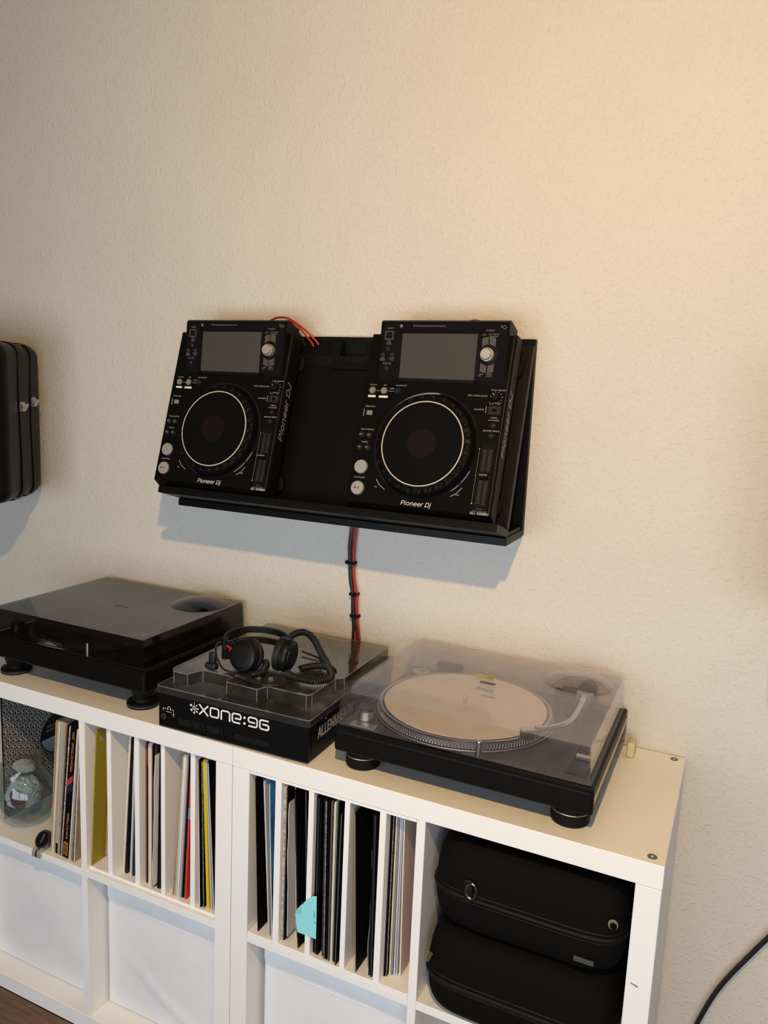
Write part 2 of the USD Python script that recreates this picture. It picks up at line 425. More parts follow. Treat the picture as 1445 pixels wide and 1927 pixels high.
fl = struct('floor', box(XL, XR, Y_FRONT, WALL_Y, -0.08, -0.012), 'floor_wood')
k = 0
for j, y0 in enumerate(np.arange(-1.26, 0.39, 0.14)):
    xs = [-2.2, -1.25 + 0.37 * (j % 3) - 0.2, -0.2 + 0.31 * (j % 2), 0.9 + 0.2 * (j % 3), 2.0]
    for x0, x1 in zip(xs[:-1], xs[1:]):
        obj(fl, 'plank', cbox(x0 + 0.001, x1 - 0.001, y0 + 0.001, min(y0 + 0.139, 0.392), -0.012, 0.0, 0.0012), ('floor_wood', 'floor_wood_light')[(j + k) % 2]); k += 1

# ------------------------------------------------------------------ shelving
def shelving(label, x0):
    t = thing('shelving_unit', label, 'shelf', (x0, 0, 0), group=None)
    W, D, H, T, c = 0.764, 0.39, 0.765, 0.038, 0.0008
    obj(t, 'top_board', cbox(0, W, 0, D, H - T, H, c), 'foil_white')
    obj(t, 'bottom_board', cbox(0, W, 0, D, 0, T, c), 'foil_white')
    obj(t, 'side_board', cbox(0, T - .0004, 0.0006, D, T + .0004, H - T - .0006, c), 'foil_white')
    obj(t, 'side_board', cbox(W - T, W - .0006, 0.0006, D, T + .0004, H - T - .0006, c), 'foil_white')
    obj(t, 'divider', cbox(W / 2 - .008, W / 2 + .008, 0.001, D, T + .0004, H - T - .0004, .0006), 'foil_white')
    obj(t, 'shelf_board', cbox(T, W / 2 - .0082, 0.001, D, .3745, .3905, .0006), 'foil_white')
    obj(t, 'shelf_board', cbox(W / 2 + .0082, W - T, 0.001, D, .3745, .3905, .0006), 'foil_white')
    for x in (0.0205, W - .0195):
        for y in (0.019, 0.374):
            b = obj(t, 'bolt_cap', at(lathe([(0, 0), (.0072, 0), (.0072, .0004), (.0065, .0009), (.0028, .0009), (.0024, .0003), (0, .0003)], 24), x, y, H), 'bolt_grey')
            obj(b, 'bolt_centre', at(lathe([(0, 0), (.0020, 0), (.0016, .0007), (0, .0007)], 12), x, y, H + .0003), 'bolt_white')
    return t
shelving('white cube shelving unit on the right, under the turntable with the pale slipmat', 0.0005)
shelving('white cube shelving unit on the left, under the smoked turntable', -0.7645)
# small scratch on the right side board
single('scratch_mark', front(prism(sg.Polygon([(.7335, .5655), (.7445, .5625), (.7448, .561), (.7438, .5608), (.7335, .5648)]), 0, .0002)), 'sl_brown', 'small brown scratch on the front of the rightmost white board', 'scratch')

def rack(label, x0, x1, y, dividers):
    """Record rack pushed into a cube: base, top and four upright dividers."""
    t = thing('record_rack', label, 'record rack', (0, 0, 0))
    z0, z1, d = .3907, .7262, .375
    obj(t, 'base_panel', cbox(x0, x1, y, d, z0, z0 + .0058, .0005), 'insert_white')
    obj(t, 'top_panel', cbox(x0, x1, y, d, z1 - .0058, z1, .0005), 'insert_white')
    obj(t, 'back_panel', box(x0, x1, d, d + .004, z0, z1), 'insert_white')
    for a, b in dividers:
        obj(t, 'divider', cbox(a, b, y + .0005, d, z0 + .0058, z1 - .0058, .0006), 'insert_white')
    return t
rack('white record rack with four dividers in the left shelving unit', -.3740, -.0386, .0095, [(-.323, -.311), (-.2485, -.2362), (-.180, -.1695), (-.106, -.0945)])
rack('white record rack with four dividers in the right shelving unit', .0388, .3740, .0015, [(.0945, .108), (.165, .1762), (.238, .2484), (.306, .3182)])

# ------------------------------------------------------------------ records
PREV = []
def sleeve(label, xb, xt, zt, y, t, edge, face=None, h=None, d=None, z=None, wave=0.0, group=None, fl=.3965, r=.003, cat='record'):
    """One record standing on its edge: (xb, xt) the right front edge at the foot and at height zt."""
    z = fl if z is None else z
    h = h or min(.313, .7195 - z)
    d = d or min(.312, .368 - y)
    ang = math.degrees(math.atan2(xt - xb, zt - z))
    sl_ = (xt - xb) / (zt - z)
    if PREV and PREV[0] < xb and xb - PREV[0] < .06:                # never reach into the sleeve on the left
        gap = min(xb - PREV[0], xb + sl_ * .300 - PREV[0] - PREV[1] * .300) - .0003
        t = max(.0006, min(t, gap))
        wave = max(0.0, min(wave, (gap - t) * .6))
    PREV[:] = [xb, sl_]
    up = max(0.0, t * math.sin(math.radians(-ang)))
    th = thing('record', label, cat, None, matrix=Gf.Matrix4d(Gf.Rotation(Gf.Vec3d(0, 1, 0), ang), Gf.Vec3d(xb, y, z + .0003 + up)), group=group)
    body = xprof([(0, 0), (d, 0), (d, h), (r, h), (0, h - r)], -t, 0)
    if wave:
        body = body.subdivide_to_size(.03)
        v = body.vertices
        w = wave * (np.sin(v[:, 2] * 21 + xb * 90) + .6 * np.sin(v[:, 2] * 47 + v[:, 1] * 18)) * np.exp(-v[:, 1] * 9)
        w = -np.abs(w)
        w *= np.clip(v[:, 2] / .03, 0, 1) * np.clip((h - v[:, 2]) / .03, 0, 1)
        body.vertices = np.stack([v[:, 0] + w, v[:, 1], v[:, 2]], 1)
    if face is None or wave:
        obj(th, 'cover', body, edge)
        if wave:
            return th
    else:
        obj(th, 'cover', body, face)
    obj(th, 'spine', cbox(-t - .0001, .0001, -.0004, .0006, .001, h - max(r, .0015), .0002), edge)
    return th

G_L = 'records in the left rack'
G_R = 'records in the right rack'
F0 = .3905
k = dict(fl=F0)
S0 = 'in the worn stack'
sleeve('tan worn record sleeve at the far left ' + S0, -.4937, -.4681, .705, .015, .003, 'sl_tan', **k)
sleeve('pale yellowed record sleeve second from the left ' + S0, -.4893, -.4605, .706, .014, .003, 'sl_pale', **k)
sleeve('cream frayed record sleeve third from the left ' + S0, -.4856, -.4535, .707, .012, .003, 'sl_cream', **k)
a = sleeve('grey green record sleeve with a black tab at its foot, fourth ' + S0, -.4745, -.4450, .706, .013, .0055, 'sl_grey', **k)
obj(a, 'black_tab', cbox(-.0056, .0002, -.0008, .0006, .002, .026, .0002), 'sl_black')
sleeve('brown mottled record sleeve fifth from the left ' + S0, -.4685, -.4385, .706, .013, .0055, 'sl_tan', **k)
sleeve('thin black record sleeve between brown and chipped white ones ' + S0, -.4658, -.4330, .704, .014, .0018, 'sl_black', **k)
sleeve('black record sleeve with a chipped white edge, beside the box set ' + S0, -.4605, -.4245, .706, .012, .0028, 'sl_mottled', **k)
# box set with printed spine
bs = thing('record_box', 'black record box set with orange print and a red band on its spine', 'record box', None,
           matrix=Gf.Matrix4d(Gf.Rotation(Gf.Vec3d(0, 1, 0), math.degrees(math.atan2(.0357, .3175))), Gf.Vec3d(-.4392, .011, F0 + .0003)))
obj(bs, 'box', cbox(-.0192, 0, 0, .315, 0, .317, .0008), 'sl_black')
obj(bs, 'red_band', front(prism(sg.Polygon([(-.0186, .170), (-.0030, .188), (-.0030, .203), (-.0186, .185)]), .0001, .0004)), 'sl_red', label='red slanted band on the spine')
obj(bs, 'blue_band', front(prism(sg.Polygon([(-.0186, .152), (-.0030, .165), (-.0030, .187), (-.0186, .169)]), .0001, .0003)), 'sl_navy', label='dark blue patch under the red band')
def spine_text(s, length, h, x, z):
    t = text_fit(s, length, h, 0, 0, 0, bold=True, depth=.0003)
    v = t.vertices
    t.vertices = np.stack([x - v[:, 1], -v[:, 2] - .0001, z + v[:, 0]], 1)
    return t
obj(bs, 'spine_lettering', [spine_text('BLASS SLATTERDAM', .062, .0048, -.0068, .046), spine_text('PRODUCTIONS', .068, .0050, -.0068, .208), spine_text('2001', .017, .0052, -.0068, .284)], 'print_orange', label='orange lettering up the spine')
obj(bs, 'logo_panel', front(prism(sg.box(-.0162, .006, -.0040, .038), .0001, .0003)), 'print_orange', label='orange emblem panel at the foot of the spine')
obj(bs, 'logo_lines', front(prism(unary_union([sg.box(-.0140, .0075 + .0048 * i, -.0062, .0105 + .0048 * i).difference(sg.box(-.0115, .0085 + .0048 * i, -.0098 + .002 * (i % 2), .0095 + .0048 * i)) for i in range(6)]), .0003, .0005)), 'sl_black')
sleeve('cream record sleeve just right of the box set ' + S0, -.4328, -.4010, .684, .008, .0027, 'sl_cream', **k)
sleeve('grey mottled record sleeve two right of the box set ' + S0, -.4284, -.3988, .684, .009, .0027, 'sl_grey', **k)
sleeve('torn black and white record sleeve three right of the box set ' + S0, -.4238, -.3966, .684, .009, .0027, 'sl_mottled_dark', **k)
sleeve('beige record sleeve at the far right ' + S0, -.4190, -.3942, .683, .009, .0025, 'sl_cream', 'sl_tan', **k)

s1 = ', left rack, first slot'
a = sleeve('olive yellow record sleeve lettered FIV' + s1, -.3708, -.3515, .700, .012, .0022, 'sl_olive')
tx = text('FIV', .013, 0, 0, 0, .0003, True)
v = tx.vertices; tx.vertices = np.stack([v[:, 2], v[:, 0] + .010, v[:, 1] + .283], 1)
obj(a, 'lettering', tx, 'print_white', label='white letters FIV')
sleeve('crumpled pale pink paper inner sleeve' + s1, -.3650, -.3455, .672, .046, .0012, 'sl_pink', z=.4045, wave=.0016)
sleeve('thin red edged record sleeve' + s1, -.3615, -.3425, .672, .048, .0012, 'sl_pinkred', 'sl_lilac')
sleeve('pale lilac record sleeve' + s1, -.3585, -.3395, .672, .044, .0016, 'sl_lilac')
sleeve('record sleeve with a bright blue edge' + s1, -.3520, -.3350, .672, .046, .0022, 'sl_blue', 'sl_lilac')
sleeve('white record sleeve touching the divider' + s1, -.3485, -.3318, .672, .042, .0014, 'sl_white')
s2 = ', left rack, second slot'
sleeve('cream edged record sleeve' + s2, -.2948, -.2726, .704, .027, .0042, 'sl_cream')
sleeve('left one of two black record sleeves' + s2, -.2895, -.2680, .707, .027, .0024, 'sl_black')
sleeve('right one of two black record sleeves' + s2, -.2860, -.2645, .707, .027, .0024, 'sl_black_gloss')
sleeve('light grey record sleeve' + s2, -.2740, -.2590, .704, .027, .0050, 'sl_lightgrey', wave=.0006)
sleeve('dark navy record sleeve beside the divider' + s2, -.2680, -.2535, .704, .026, .0030, 'sl_navy')
s3 = ', left rack, third slot'
a = sleeve('black record sleeve with a grey upper half' + s3, -.2325, -.2312, .693, .030, .0018, 'sl_black')
obj(a, 'grey_print', box(.0001, .0003, .001, .25, .172, .311), 'sl_midgrey', label='grey upper half of the cover')
a = sleeve('dark red record sleeve with an orange corner' + s3, -.2275, -.2262, .701, .023, .0034, 'sl_darkred')
obj(a, 'orange_corner', xprof([(-.0006, .262), (.012, .275), (.012, .300), (-.0006, .300)], .0001, .0004), 'sl_orange', label='orange upper corner')
sleeve('left one of two cream record sleeves' + s3, -.2190, -.2172, .713, .021, .0036, 'sl_cream', 'sl_pale')
sleeve('right one of two cream record sleeves' + s3, -.2141, -.2122, .713, .020, .0030, 'sl_cream')
sleeve('black record sleeve right of the cream ones' + s3, -.2098, -.2068, .712, .021, .0030, 'sl_black')
sleeve('purple black mottled record sleeve' + s3, -.2052, -.2012, .712, .022, .0034, 'sl_charcoal')
sleeve('white inner sleeve standing forward' + s3, -.2008, -.1935, .693, .010, .0012, 'sl_white', z=.4060, wave=.0012, h=.288)
sleeve('thin black record sleeve behind the white inner sleeve' + s3, -.1962, -.1885, .709, .020, .0022, 'sl_black')
sleeve('black record sleeve touching the right divider' + s3, -.1915, -.1838, .709, .020, .0026, 'sl_black_gloss')
s4 = ', left rack, fourth slot'
sleeve('mottled tan record sleeve' + s4, -.1548, -.1287, .704, .018, .0024, 'sl_tan')
sleeve('leftmost off-white record sleeve' + s4, -.1503, -.1268, .706, .017, .0028, 'sl_pale', 'sl_cream')
sleeve('cream record sleeve in the middle' + s4, -.1449, -.1243, .708, .016, .0030, 'sl_cream')
sleeve('bright white record sleeve' + s4, -.1404, -.1212, .709, .016, .0030, 'sl_white')
sleeve('light grey record sleeve left of the black one' + s4, -.1362, -.1182, .710, .017, .0024, 'sl_lightgrey')
sleeve('black record sleeve left of the red one' + s4, -.1320, -.1143, .707, .021, .0034, 'sl_black')
a = sleeve('bright red record sleeve with a blue patch' + s4, -.1232, -.1088, .676, .020, .0052, 'sl_red')
obj(a, 'blue_patch', cbox(-.0054, .0002, -.0008, .0007, .178, .202, .0002), 'patch_blue', label='blue grey patch on the red edge')
s5 = ', left rack, last slot'
sleeve('wavy white plastic outer sleeve by the divider' + s5, -.0895, -.0900, .707, .021, .0022, 'sl_lilac', wave=.0014)
sleeve('black record sleeve left of the dark brown edge' + s5, -.0815, -.0868, .701, .015, .0036, 'sl_black')
sleeve('thin black record sleeve with a pale worn edge' + s5, -.0762, -.0826, .702, .017, .0022, 'sl_mottled_dark', 'sl_black')
sleeve('bright yellow record sleeve' + s5, -.0640, -.0758, .701, .018, .0084, 'sl_yellow')
sleeve('silver grey record sleeve right of the yellow one' + s5, -.0572, -.0726, .700, .018, .0034, 'sl_lightgrey', wave=.0008)
sleeve('leaning black record sleeve at the right end' + s5, -.0525, -.0692, .699, .019, .0020, 'sl_lightgrey', 'sl_black')

r1 = ', right rack, first slot'
sleeve('leaning black record sleeve at the left end' + r1, .0573, .0462, .697, .011, .0014, 'sl_black')
sleeve('thin dark brown record sleeve set back' + r1, .0690, .0515, .699, .030, .0020, 'sl_brown')
sleeve('grey white record sleeve' + r1, .0845, .0668, .711, .009, .0030, 'sl_lightgrey', 'sl_lightgrey')
sleeve('blue printed record sleeve' + r1, .0912, .0785, .711, .008, .0020, 'sl_lightgrey', 'sl_blueprint')
r2 = ', right rack, second slot'
sleeve('cream record sleeve with a frayed edge' + r2, .1118, .1122, .709, .011, .0030, 'sl_mottled', 'sl_cream')
sleeve('black record sleeve touching the frayed cream one' + r2, .1146, .1154, .709, .014, .0022, 'sl_black')
sleeve('creased white paper inner sleeve' + r2, .1220, .1192, .674, .012, .0012, 'sl_lilac', z=.4085, wave=.0028, h=.270)
sleeve('thin tan edged record sleeve' + r2, .1318, .1215, .699, .029, .0012, 'sl_cream')
sleeve('leaning black record sleeve behind the blue note' + r2, .1492, .1339, .707, .009, .0028, 'sl_black_gloss', 'sl_black')
sleeve('black record sleeve beside the right divider' + r2, .1610, .1500, .707, .020, .0028, 'sl_charcoal', 'sl_black')
r3 = ', right rack, middle slot'
sleeve('first black record sleeve from the left' + r3, .1800, .1790, .698, .012, .0022, 'sl_black')
sleeve('second black record sleeve from the left, dark grey edged' + r3, .1848, .1830, .704, .010, .0022, 'sl_charcoal', 'sl_black')
sleeve('third black record sleeve from the left' + r3, .1892, .1882, .709, .010, .0024, 'sl_black')
sleeve('black record sleeve with a faint grey edge, fourth' + r3, .1990, .1950, .713, .012, .0024, 'sl_charcoal', 'sl_black')
sleeve('black record sleeve with a worn tan edge, fifth' + r3, .2050, .2000, .715, .007, .0024, 'sl_mottled_dark', 'sl_black')
sleeve('black record sleeve left of the brown one' + r3, .2092, .2052, .711, .008, .0024, 'sl_black')
sleeve('brown black record sleeve' + r3, .2151, .2120, .714, .007, .0034, 'sl_brown')
sleeve('pale mint record sleeve' + r3, .2206, .2185, .714, .007, .0038, 'sl_mint')
sleeve('black record sleeve just right of the mint one' + r3, .2252, .2250, .713, .009, .0030, 'sl_black')
sleeve('black record sleeve with a low pink edged corner, rightmost' + r3, .2307, .2326, .700, .003, .0018, 'sl_brown', 'sl_black', h=.300)
r4 = ', right rack, fourth slot'
sleeve('wide open matte black record sleeve' + r4, .2708, .2579, .700, .005, .0012, 'sl_midgrey', 'sl_black', h=.306)
sleeve('short grey translucent plastic sleeve' + r4, .2860, .2868, .650, .026, .0014, 'sl_midgrey', wave=.0018, h=.262)
sleeve('left one of two thin black record sleeves' + r4, .2962, .2922, .714, .010, .0022, 'sl_black')
sleeve('right one of two thin black record sleeves' + r4, .3014, .2966, .714, .008, .0030, 'sl_navy', 'sl_black')
r5 = ', right rack, last slot'
sleeve('black record sleeve touching the divider' + r5, .3210, .3208, .707, .021, .0022, 'sl_black')
sleeve('black record sleeve with a pale worn edge' + r5, .3243, .3245, .706, .023, .0020, 'sl_mottled_dark', 'sl_black')
sleeve('cream record sleeve' + r5, .3288, .3284, .702, .028, .0030, 'sl_pale', 'sl_cream')
sleeve('dark grey record sleeve' + r5, .3318, .3318, .702, .030, .0022, 'sl_midgrey')
sleeve('white record sleeve with a dark upper corner' + r5, .3358, .3345, .700, .031, .0020, 'sl_lilac')
sleeve('light grey record sleeve left of the dusty pink one' + r5, .3398, .3366, .700, .033, .0026, 'sl_lightgrey')
sleeve('dusty pink record sleeve' + r5, .3460, .3400, .699, .034, .0022, 'sl_cream', 'sl_pink')
sleeve('orange record sleeve pushed to the back' + r5, .3700, .3600, .699, .215, .0030, 'sl_orange')

# sticky note on the divider between the second and the middle slot
nt = thing('sticky_note', 'turquoise sticky note with a folded corner on a rack divider', 'sticky note', (0, 0, 0))
obj(nt, 'paper', front(prism(sg.Polygon([(.145, .473), (.149, .484), (.167, .507), (.181, .5205), (.1895, .523), (.1905, .452), (.1905, .4375), (.151, .4375)]), .0004, .0008)), 'note_blue')
obj(nt, 'folded_corner', front(prism(sg.Polygon([(.145, .473), (.149, .484), (.156, .4935), (.1605, .478)]), .0009, .0014)), 'note_dark', label='darker folded corner')
obj(nt, 'ink_mark', front(prism(unary_union([sg.LineString([(.1845, .492), (.1865, .487), (.185, .483), (.187, .478)]).buffer(.0004), sg.box(.158, .498, .162, .502), sg.LineString([(.186, .472), (.1885, .468)]).buffer(.0004)]), .0009, .0011)), 'ink')

# ------------------------------------------------------------------ fabric boxes in the lower cubes
def fabric_box(label, x0, x1, yf, h, seed):
    t = thing('storage_box', label, 'storage box', ((x0 + x1) / 2, yf, .0385))
    w, d = x1 - x0, .33
    out = t2m(rbox(-w / 2, w / 2, 0, d, 0, h, .006, 12))
    inn = t2m(box(-w / 2 + .004, w / 2 - .004, .004, d - .004, .012, h + .02))
    m = (out - inn).refine_to_length(.012)
    b = m2t(m); v = b.vertices.copy()
    fr = np.clip(1 - v[:, 1] / .03, 0, 1)
    u, q = v[:, 0] / w, v[:, 2] / h
    bow = .0075 * np.cos(np.clip(u, -.5, .5) * np.pi) * np.sin(np.clip(q, 0, 1) * np.pi)
    P = np.stack([v[:, 0] * 9, v[:, 2] * 9, np.full(len(v), seed * 3.1)], 1)
    wr = (meshkit.fbm(P, 3, seed) - .5) * .006
    s = (q - .30) + (u + .1) * .62
    fold = .0055 * np.exp(-(s / .035) ** 2) * np.clip((u + .42) * 3, 0, 1) if seed == 2 else 0
    hem = .0035 * (q > .80) * np.clip((q - .80) / .03, 0, 1)
    v[:, 1] -= fr * (bow + wr + fold + hem) * np.clip(q / .05, 0, 1)
    b.vertices = v
    obj(t, 'fabric_shell', b, 'bin_fabric', smooth=40)
    xs = np.linspace(-w / 2 + .004, w / 2 - .004, 40)
    zs = np.full(40, h * .80)
    P = np.stack([xs * 9, zs * 9, np.full(40, seed * 3.1)], 1)
    ys = -(.0075 * np.cos(xs / w * np.pi) * np.sin(.80 * np.pi) + (meshkit.fbm(P, 3, seed) - .5) * .006) - .0004
    obj(t, 'hem_seam', tube(np.stack([xs, ys, zs], 1), .0009, 6), 'bin_fabric')
    return t
fabric_box('white fabric storage box in the lower left cube', -.7225, -.3950, .046, .334, 1)
fabric_box('creased white fabric storage box beneath the left record rack', -.3690, -.0430, .052, .322, 2)
fabric_box('white fabric storage box beneath the right record rack', .0460, .3700, .050, .326, 3)

# ------------------------------------------------------------------ black zip cases
def zip_case(label, x0, x1, y0, y1, z0, z1, parts):
    t = thing('zip_case', label, 'case', (0, 0, 0))
    h = z1 - z0; zm = z0 + h * .46
    def shell(a, b, ins, n=26):
        # superellipse shell, domed towards the outside
        up = b > a
        rings = []
        for s in np.linspace(0, 1, 10):
            ang = s * np.pi / 2
            k = 1 - np.cos(ang)                      # 0 at the zip, 1 at the outer face
            zz = a + (b - a) * np.sin(ang)
            inset = ins * k ** 1.3
            rings.append((zz, inset))
        V, F = [], []
        th = np.linspace(0, 2 * np.pi, 72, endpoint=False)
        cx, cy, hw, hd = (x0 + x1) / 2, (y0 + y1) / 2, (x1 - x0) / 2, (y1 - y0) / 2
        e = 2 / 6.5
        ux, uy = np.sign(np.cos(th)) * np.abs(np.cos(th)) ** e, np.sign(np.sin(th)) * np.abs(np.sin(th)) ** e
        for zz, i in rings:
            V += list(np.stack([cx + ux * (hw - i), cy + uy * (hd - i), np.full(72, zz)], 1))
        V += [(cx, cy, b + (b - a) * .02), (cx, cy, a)]
        n = len(rings)
        for i in range(n - 1):
            for j in range(72):
                p, q = i * 72 + j, i * 72 + (j + 1) % 72
                F += [(p, q, q + 72), (p, q + 72, p + 72)]
        for j in range(72):
            F += [((n - 1) * 72 + j, (n - 1) * 72 + (j + 1) % 72, n * 72), (j, n * 72 + 1, (j + 1) % 72)]
        m = trimesh.Trimesh(np.array(V), F, process=False)
        if not up:
            m.invert()
        return m
    obj(t, 'upper_shell', shell(zm + .002, z1, .034), 'case_black', smooth=60)
    obj(t, 'lower_shell', shell(zm - .002, z0, .030), 'case_black', smooth=60)
    th = np.linspace(0, 2 * np.pi, 97)
    e = 2 / 6.5
    cx, cy, hw, hd = (x0 + x1) / 2, (y0 + y1) / 2, (x1 - x0) / 2 + .0005, (y1 - y0) / 2 + .0005
    loop = lambda z, g=0: np.stack([cx + np.sign(np.cos(th)) * np.abs(np.cos(th)) ** e * (hw + g), cy + np.sign(np.sin(th)) * np.abs(np.sin(th)) ** e * (hd + g), np.full(97, z)], 1)
    obj(t, 'zip', [tube(loop(zm), .0042, 8), tube(loop(zm + .0075, -.001), .0022, 6), tube(loop(zm - .0075, -.001), .0022, 6)], 'zip_black', smooth=True)
    for name, mesh, mat, lab in parts:
        obj(t, name, mesh, mat, label=lab)
    return t
ring = at(lathe([(.0085, -.0014), (.0099, 0), (.0085, .0014), (.0071, 0), (.0085, -.0014)], 24), 0, 0, 0, rx=78)
ring.vertices[:, 2] *= 1.45
case1 = zip_case('upper black zip-up case on top of another case in the right cube', .4005, .7215, -.003, .30, .5460, .7010, [
    ('strap_ring', at(ring, .4790, -.0085, .6350), 'steel_dark', 'dark metal ring'),
    ('ring_strap', [rbox(.4660, .4800, -.0075, -.0035, .6130, .6520, .0018, 8), rbox(.4755, .4825, -.011, -.006, .6180, .6240, .002, 8)], 'zip_black', None),
    ('brand_tag', cbox(.6480, .6790, -.0065, -.0020, .5740, .5815, .0006), 'tag_grey', 'small grey rubber tag'),
    ('scuff_mark', at(prism(sg.Point(0, 0).buffer(1).difference(sa.translate(sg.Point(0, 0).buffer(.7), .1, -.3)), 0, .0004), .7010, -.0005, .6500, rx=70, s=.0075), 'scuff', 'pale worn spot')])
scr = unary_union([sg.LineString([(-.6 + .2 * i, -.8 + .08 * (i % 3)), (-.3 + .2 * i, .8 - .1 * (i % 2))]).buffer(.05) for i in range(6)])
case2 = zip_case('lower black zip-up case standing on the shelf in the right cube', .3985, .7180, -.016, .30, .3912, .5430, [
    ('scuff_mark', at(prism(scr, 0, .0004), .4120, -.0125, .4960, rx=62, rz=-14, s=.0105), 'scuff', 'pale scratched spot')])

# ------------------------------------------------------------------ left cube: patterned sleeve, glass bowl, watch, pen
ps = thing('patterned_sleeve', 'black record sleeve printed with pale interlocking circles, centre label showing', 'record', (-.6885, .054, F0 + .0003))
hole = sg.Point(.158, .1565).buffer(.051, quad_segs=16)
obj(ps, 'cover', along_x(prism(sg.box(0, 0, .315, .315).difference(hole), -.0026, 0)), 'sl_black')
rings = []
p = .0225
for i in range(-6, 22):
    for j in range(-1, 34):
        a, b = i * p + (j % 2) * p / 2, j * p * .52
        if not (-.10 < a < .42 and -.02 < b < .40):
            continue
        c = sa.rotate(sa.scale(sg.Point(a, b).buffer(1, quad_segs=6), p * .55, p * .40), 0, origin=(a, b))
        rings.append(c.boundary.buffer(.0008, quad_segs=1))
        rings.append(sg.LineString([(a - .0065, b + .0030), (a - .0015, b - .0055), (a - .0020, b + .0045), (a + .0040, b - .0045), (a + .0035, b + .0055)]).buffer(.0007, quad_segs=1))
patt = sa.rotate(unary_union(rings), 24, origin=(.157, .157))
patt = patt.intersection(sg.box(.002, .002, .313, .313)).difference(hole.buffer(.001))
obj(ps, 'printed_pattern', along_x(prism(patt, .0001, .0003)), 'pattern_print', label='grey white pattern of linked circles and zigzags')
disc = sg.Point(.158, .1565).buffer(.0505, quad_segs=16)
obj(ps, 'centre_label', along_x(prism(disc, -.0018, -.0008)), 'vinyl_black', label='black half of the round centre label')
half = sa.rotate(sg.box(.05, .09, .27, .1500), 0).intersection(disc.buffer(-.002))
obj(ps, 'label_field', along_x(prism(half, -.0007, -.0004)), 'label_blue', label='pale blue lower half of the centre label')
lt = []
for s, yy, zz, mat in (('SIDE A', .125, .178, 0), ('SHORT VERSION', .124, .167, 0)):
    t = text(s, .0055, 0, 0, 0, .0002, True); v = t.vertices
    t.vertices = np.stack([-.0007 + v[:, 2], yy + v[:, 0], zz + v[:, 1]], 1); lt.append(t)
obj(ps, 'label_lettering', lt, 'print_grey')
obj(ps, 'label_arc', along_x(prism(unary_union([sg.Point(.170, .126).buffer(.010).boundary.buffer(.0006), sg.box(.130, .141, .165, .1425), sg.box(.130, .137, .155, .1385)]).intersection(disc), -.0004, -.0002)), 'patch_blue')

# glass bowl tilted to the left, stuffed with cloth
BOWL = np.array([-.612, .074, F0 + .0008])
prof = [(0, 0), (.018, .0004), (.034, .006), (.050, .020), (.061, .042), (.0655, .066), (.0625, .090), (.0550, .108), (.0500, .120), (.0520, .134), (.0580, .148),
        (.0600, .1495), (.0585, .151), (.0560, .1500), (.0495, .135), (.0475, .120), (.0525, .1065), (.0600, .089), (.0628, .066), (.0585, .043), (.048, .0225), (.033, .0095), (.018, .0045), (0, .004)]
gl = at(lathe(prof, 64), rz=0, ry=-22)
gl.vertices[:, 2] -= gl.vertices[:, 2].min()
bw = thing('glass_bowl', 'round clear glass vase lying tilted in the left cube, stuffed with cloth', 'vase', BOWL)
obj(bw, 'glass_wall', gl, 'bowl_glass', smooth=True)
def crumple(r, seed, sq=(1, 1, 1), amp=.35):
    s = trimesh.creation.icosphere(5, 1.0); v = s.vertices
    n = meshkit.fbm(v * 2.2 + seed, 4, seed) - .5
    rid = np.abs(meshkit.fbm(v * 3.1 + seed * 2, 3, seed + 5) - .5) * 2
    s.vertices = v * (1 + amp * n - amp * .55 * rid)[:, None] * r * np.array(sq)
    return s
C0 = BOWL + np.array([-.026, 0, .072])
single('cloth', at(crumple(.043, 3, (.9, 1.0, .85)), *(C0 + (-.004, -.004, .002))), 'cloth_blue', 'pale blue crumpled cloth inside the glass vase', 'cloth', smooth=True)
single('cloth', at(crumple(.021, 8, (1.2, .45, .9)), *(C0 + (.020, -.042, .006)), ry=35), 'cloth_red', 'dark red cloth tucked in the glass vase', 'cloth', smooth=True)
single('cloth', at(crumple(.026, 5, (1.2, .8, .55)), *(BOWL + (-.036, .004, .134)), ry=-5), 'cloth_grey', 'light grey folded cloth at the mouth of the glass vase', 'cloth', smooth=True)

# wrist watch draped over the shelf edge
w = thing('wrist_watch', 'steel wrist watch with a dark dial lying at the edge of the left cube', 'watch', (-.5200, .0170, F0))
dial = at(lathe([(0, 0), (.0185, 0), (.0205, .002), (.0205, .007), (.0190, .0095), (.0165, .0095), (.0160, .0085), (0, .0085)], 40), 0, .004, .016, rx=52)
obj(w, 'watch_case', dial, 'steel_dark', smooth=35)
obj(w, 'dial', at(lathe([(0, 0), (.0155, 0), (.0155, .0006), (0, .0006)], 32), 0, -.0030, .0214, rx=52), 'gloss_black')
obj(w, 'hands', at(trimesh.util.concatenate([box(-.0006, .0006, 0, .011, 0, .0005), box(-.0005, .0005, -.008, 0, 0, .0005)]), 0, -.0036, .0221, rx=52, rz=0), 'print_white')
path = smoothpath([(0, -.0085, .0065), (0, -.0130, .0035), (0, -.0165, .0020), (0, -.0195, .0005), (0, -.0208, -.0050), (0, -.0212, -.0130)], 8)
for i in range(len(path) - 1):
    a, b = path[i], path[i + 1]
    ang = math.degrees(math.atan2(b[2] - a[2], b[1] - a[1]))
    c = (a + b) / 2; L = np.linalg.norm(b - a) * .46
    for x in (-.0088, 0, .0088):
        obj(w, 'bracelet_link', at(cbox(-.0042, .0042, -L, L, -.0013, .0013, .0006), x + (.0000), c[1], c[2] + .0012, rx=ang), 'brushed_button' if x else 'steel')
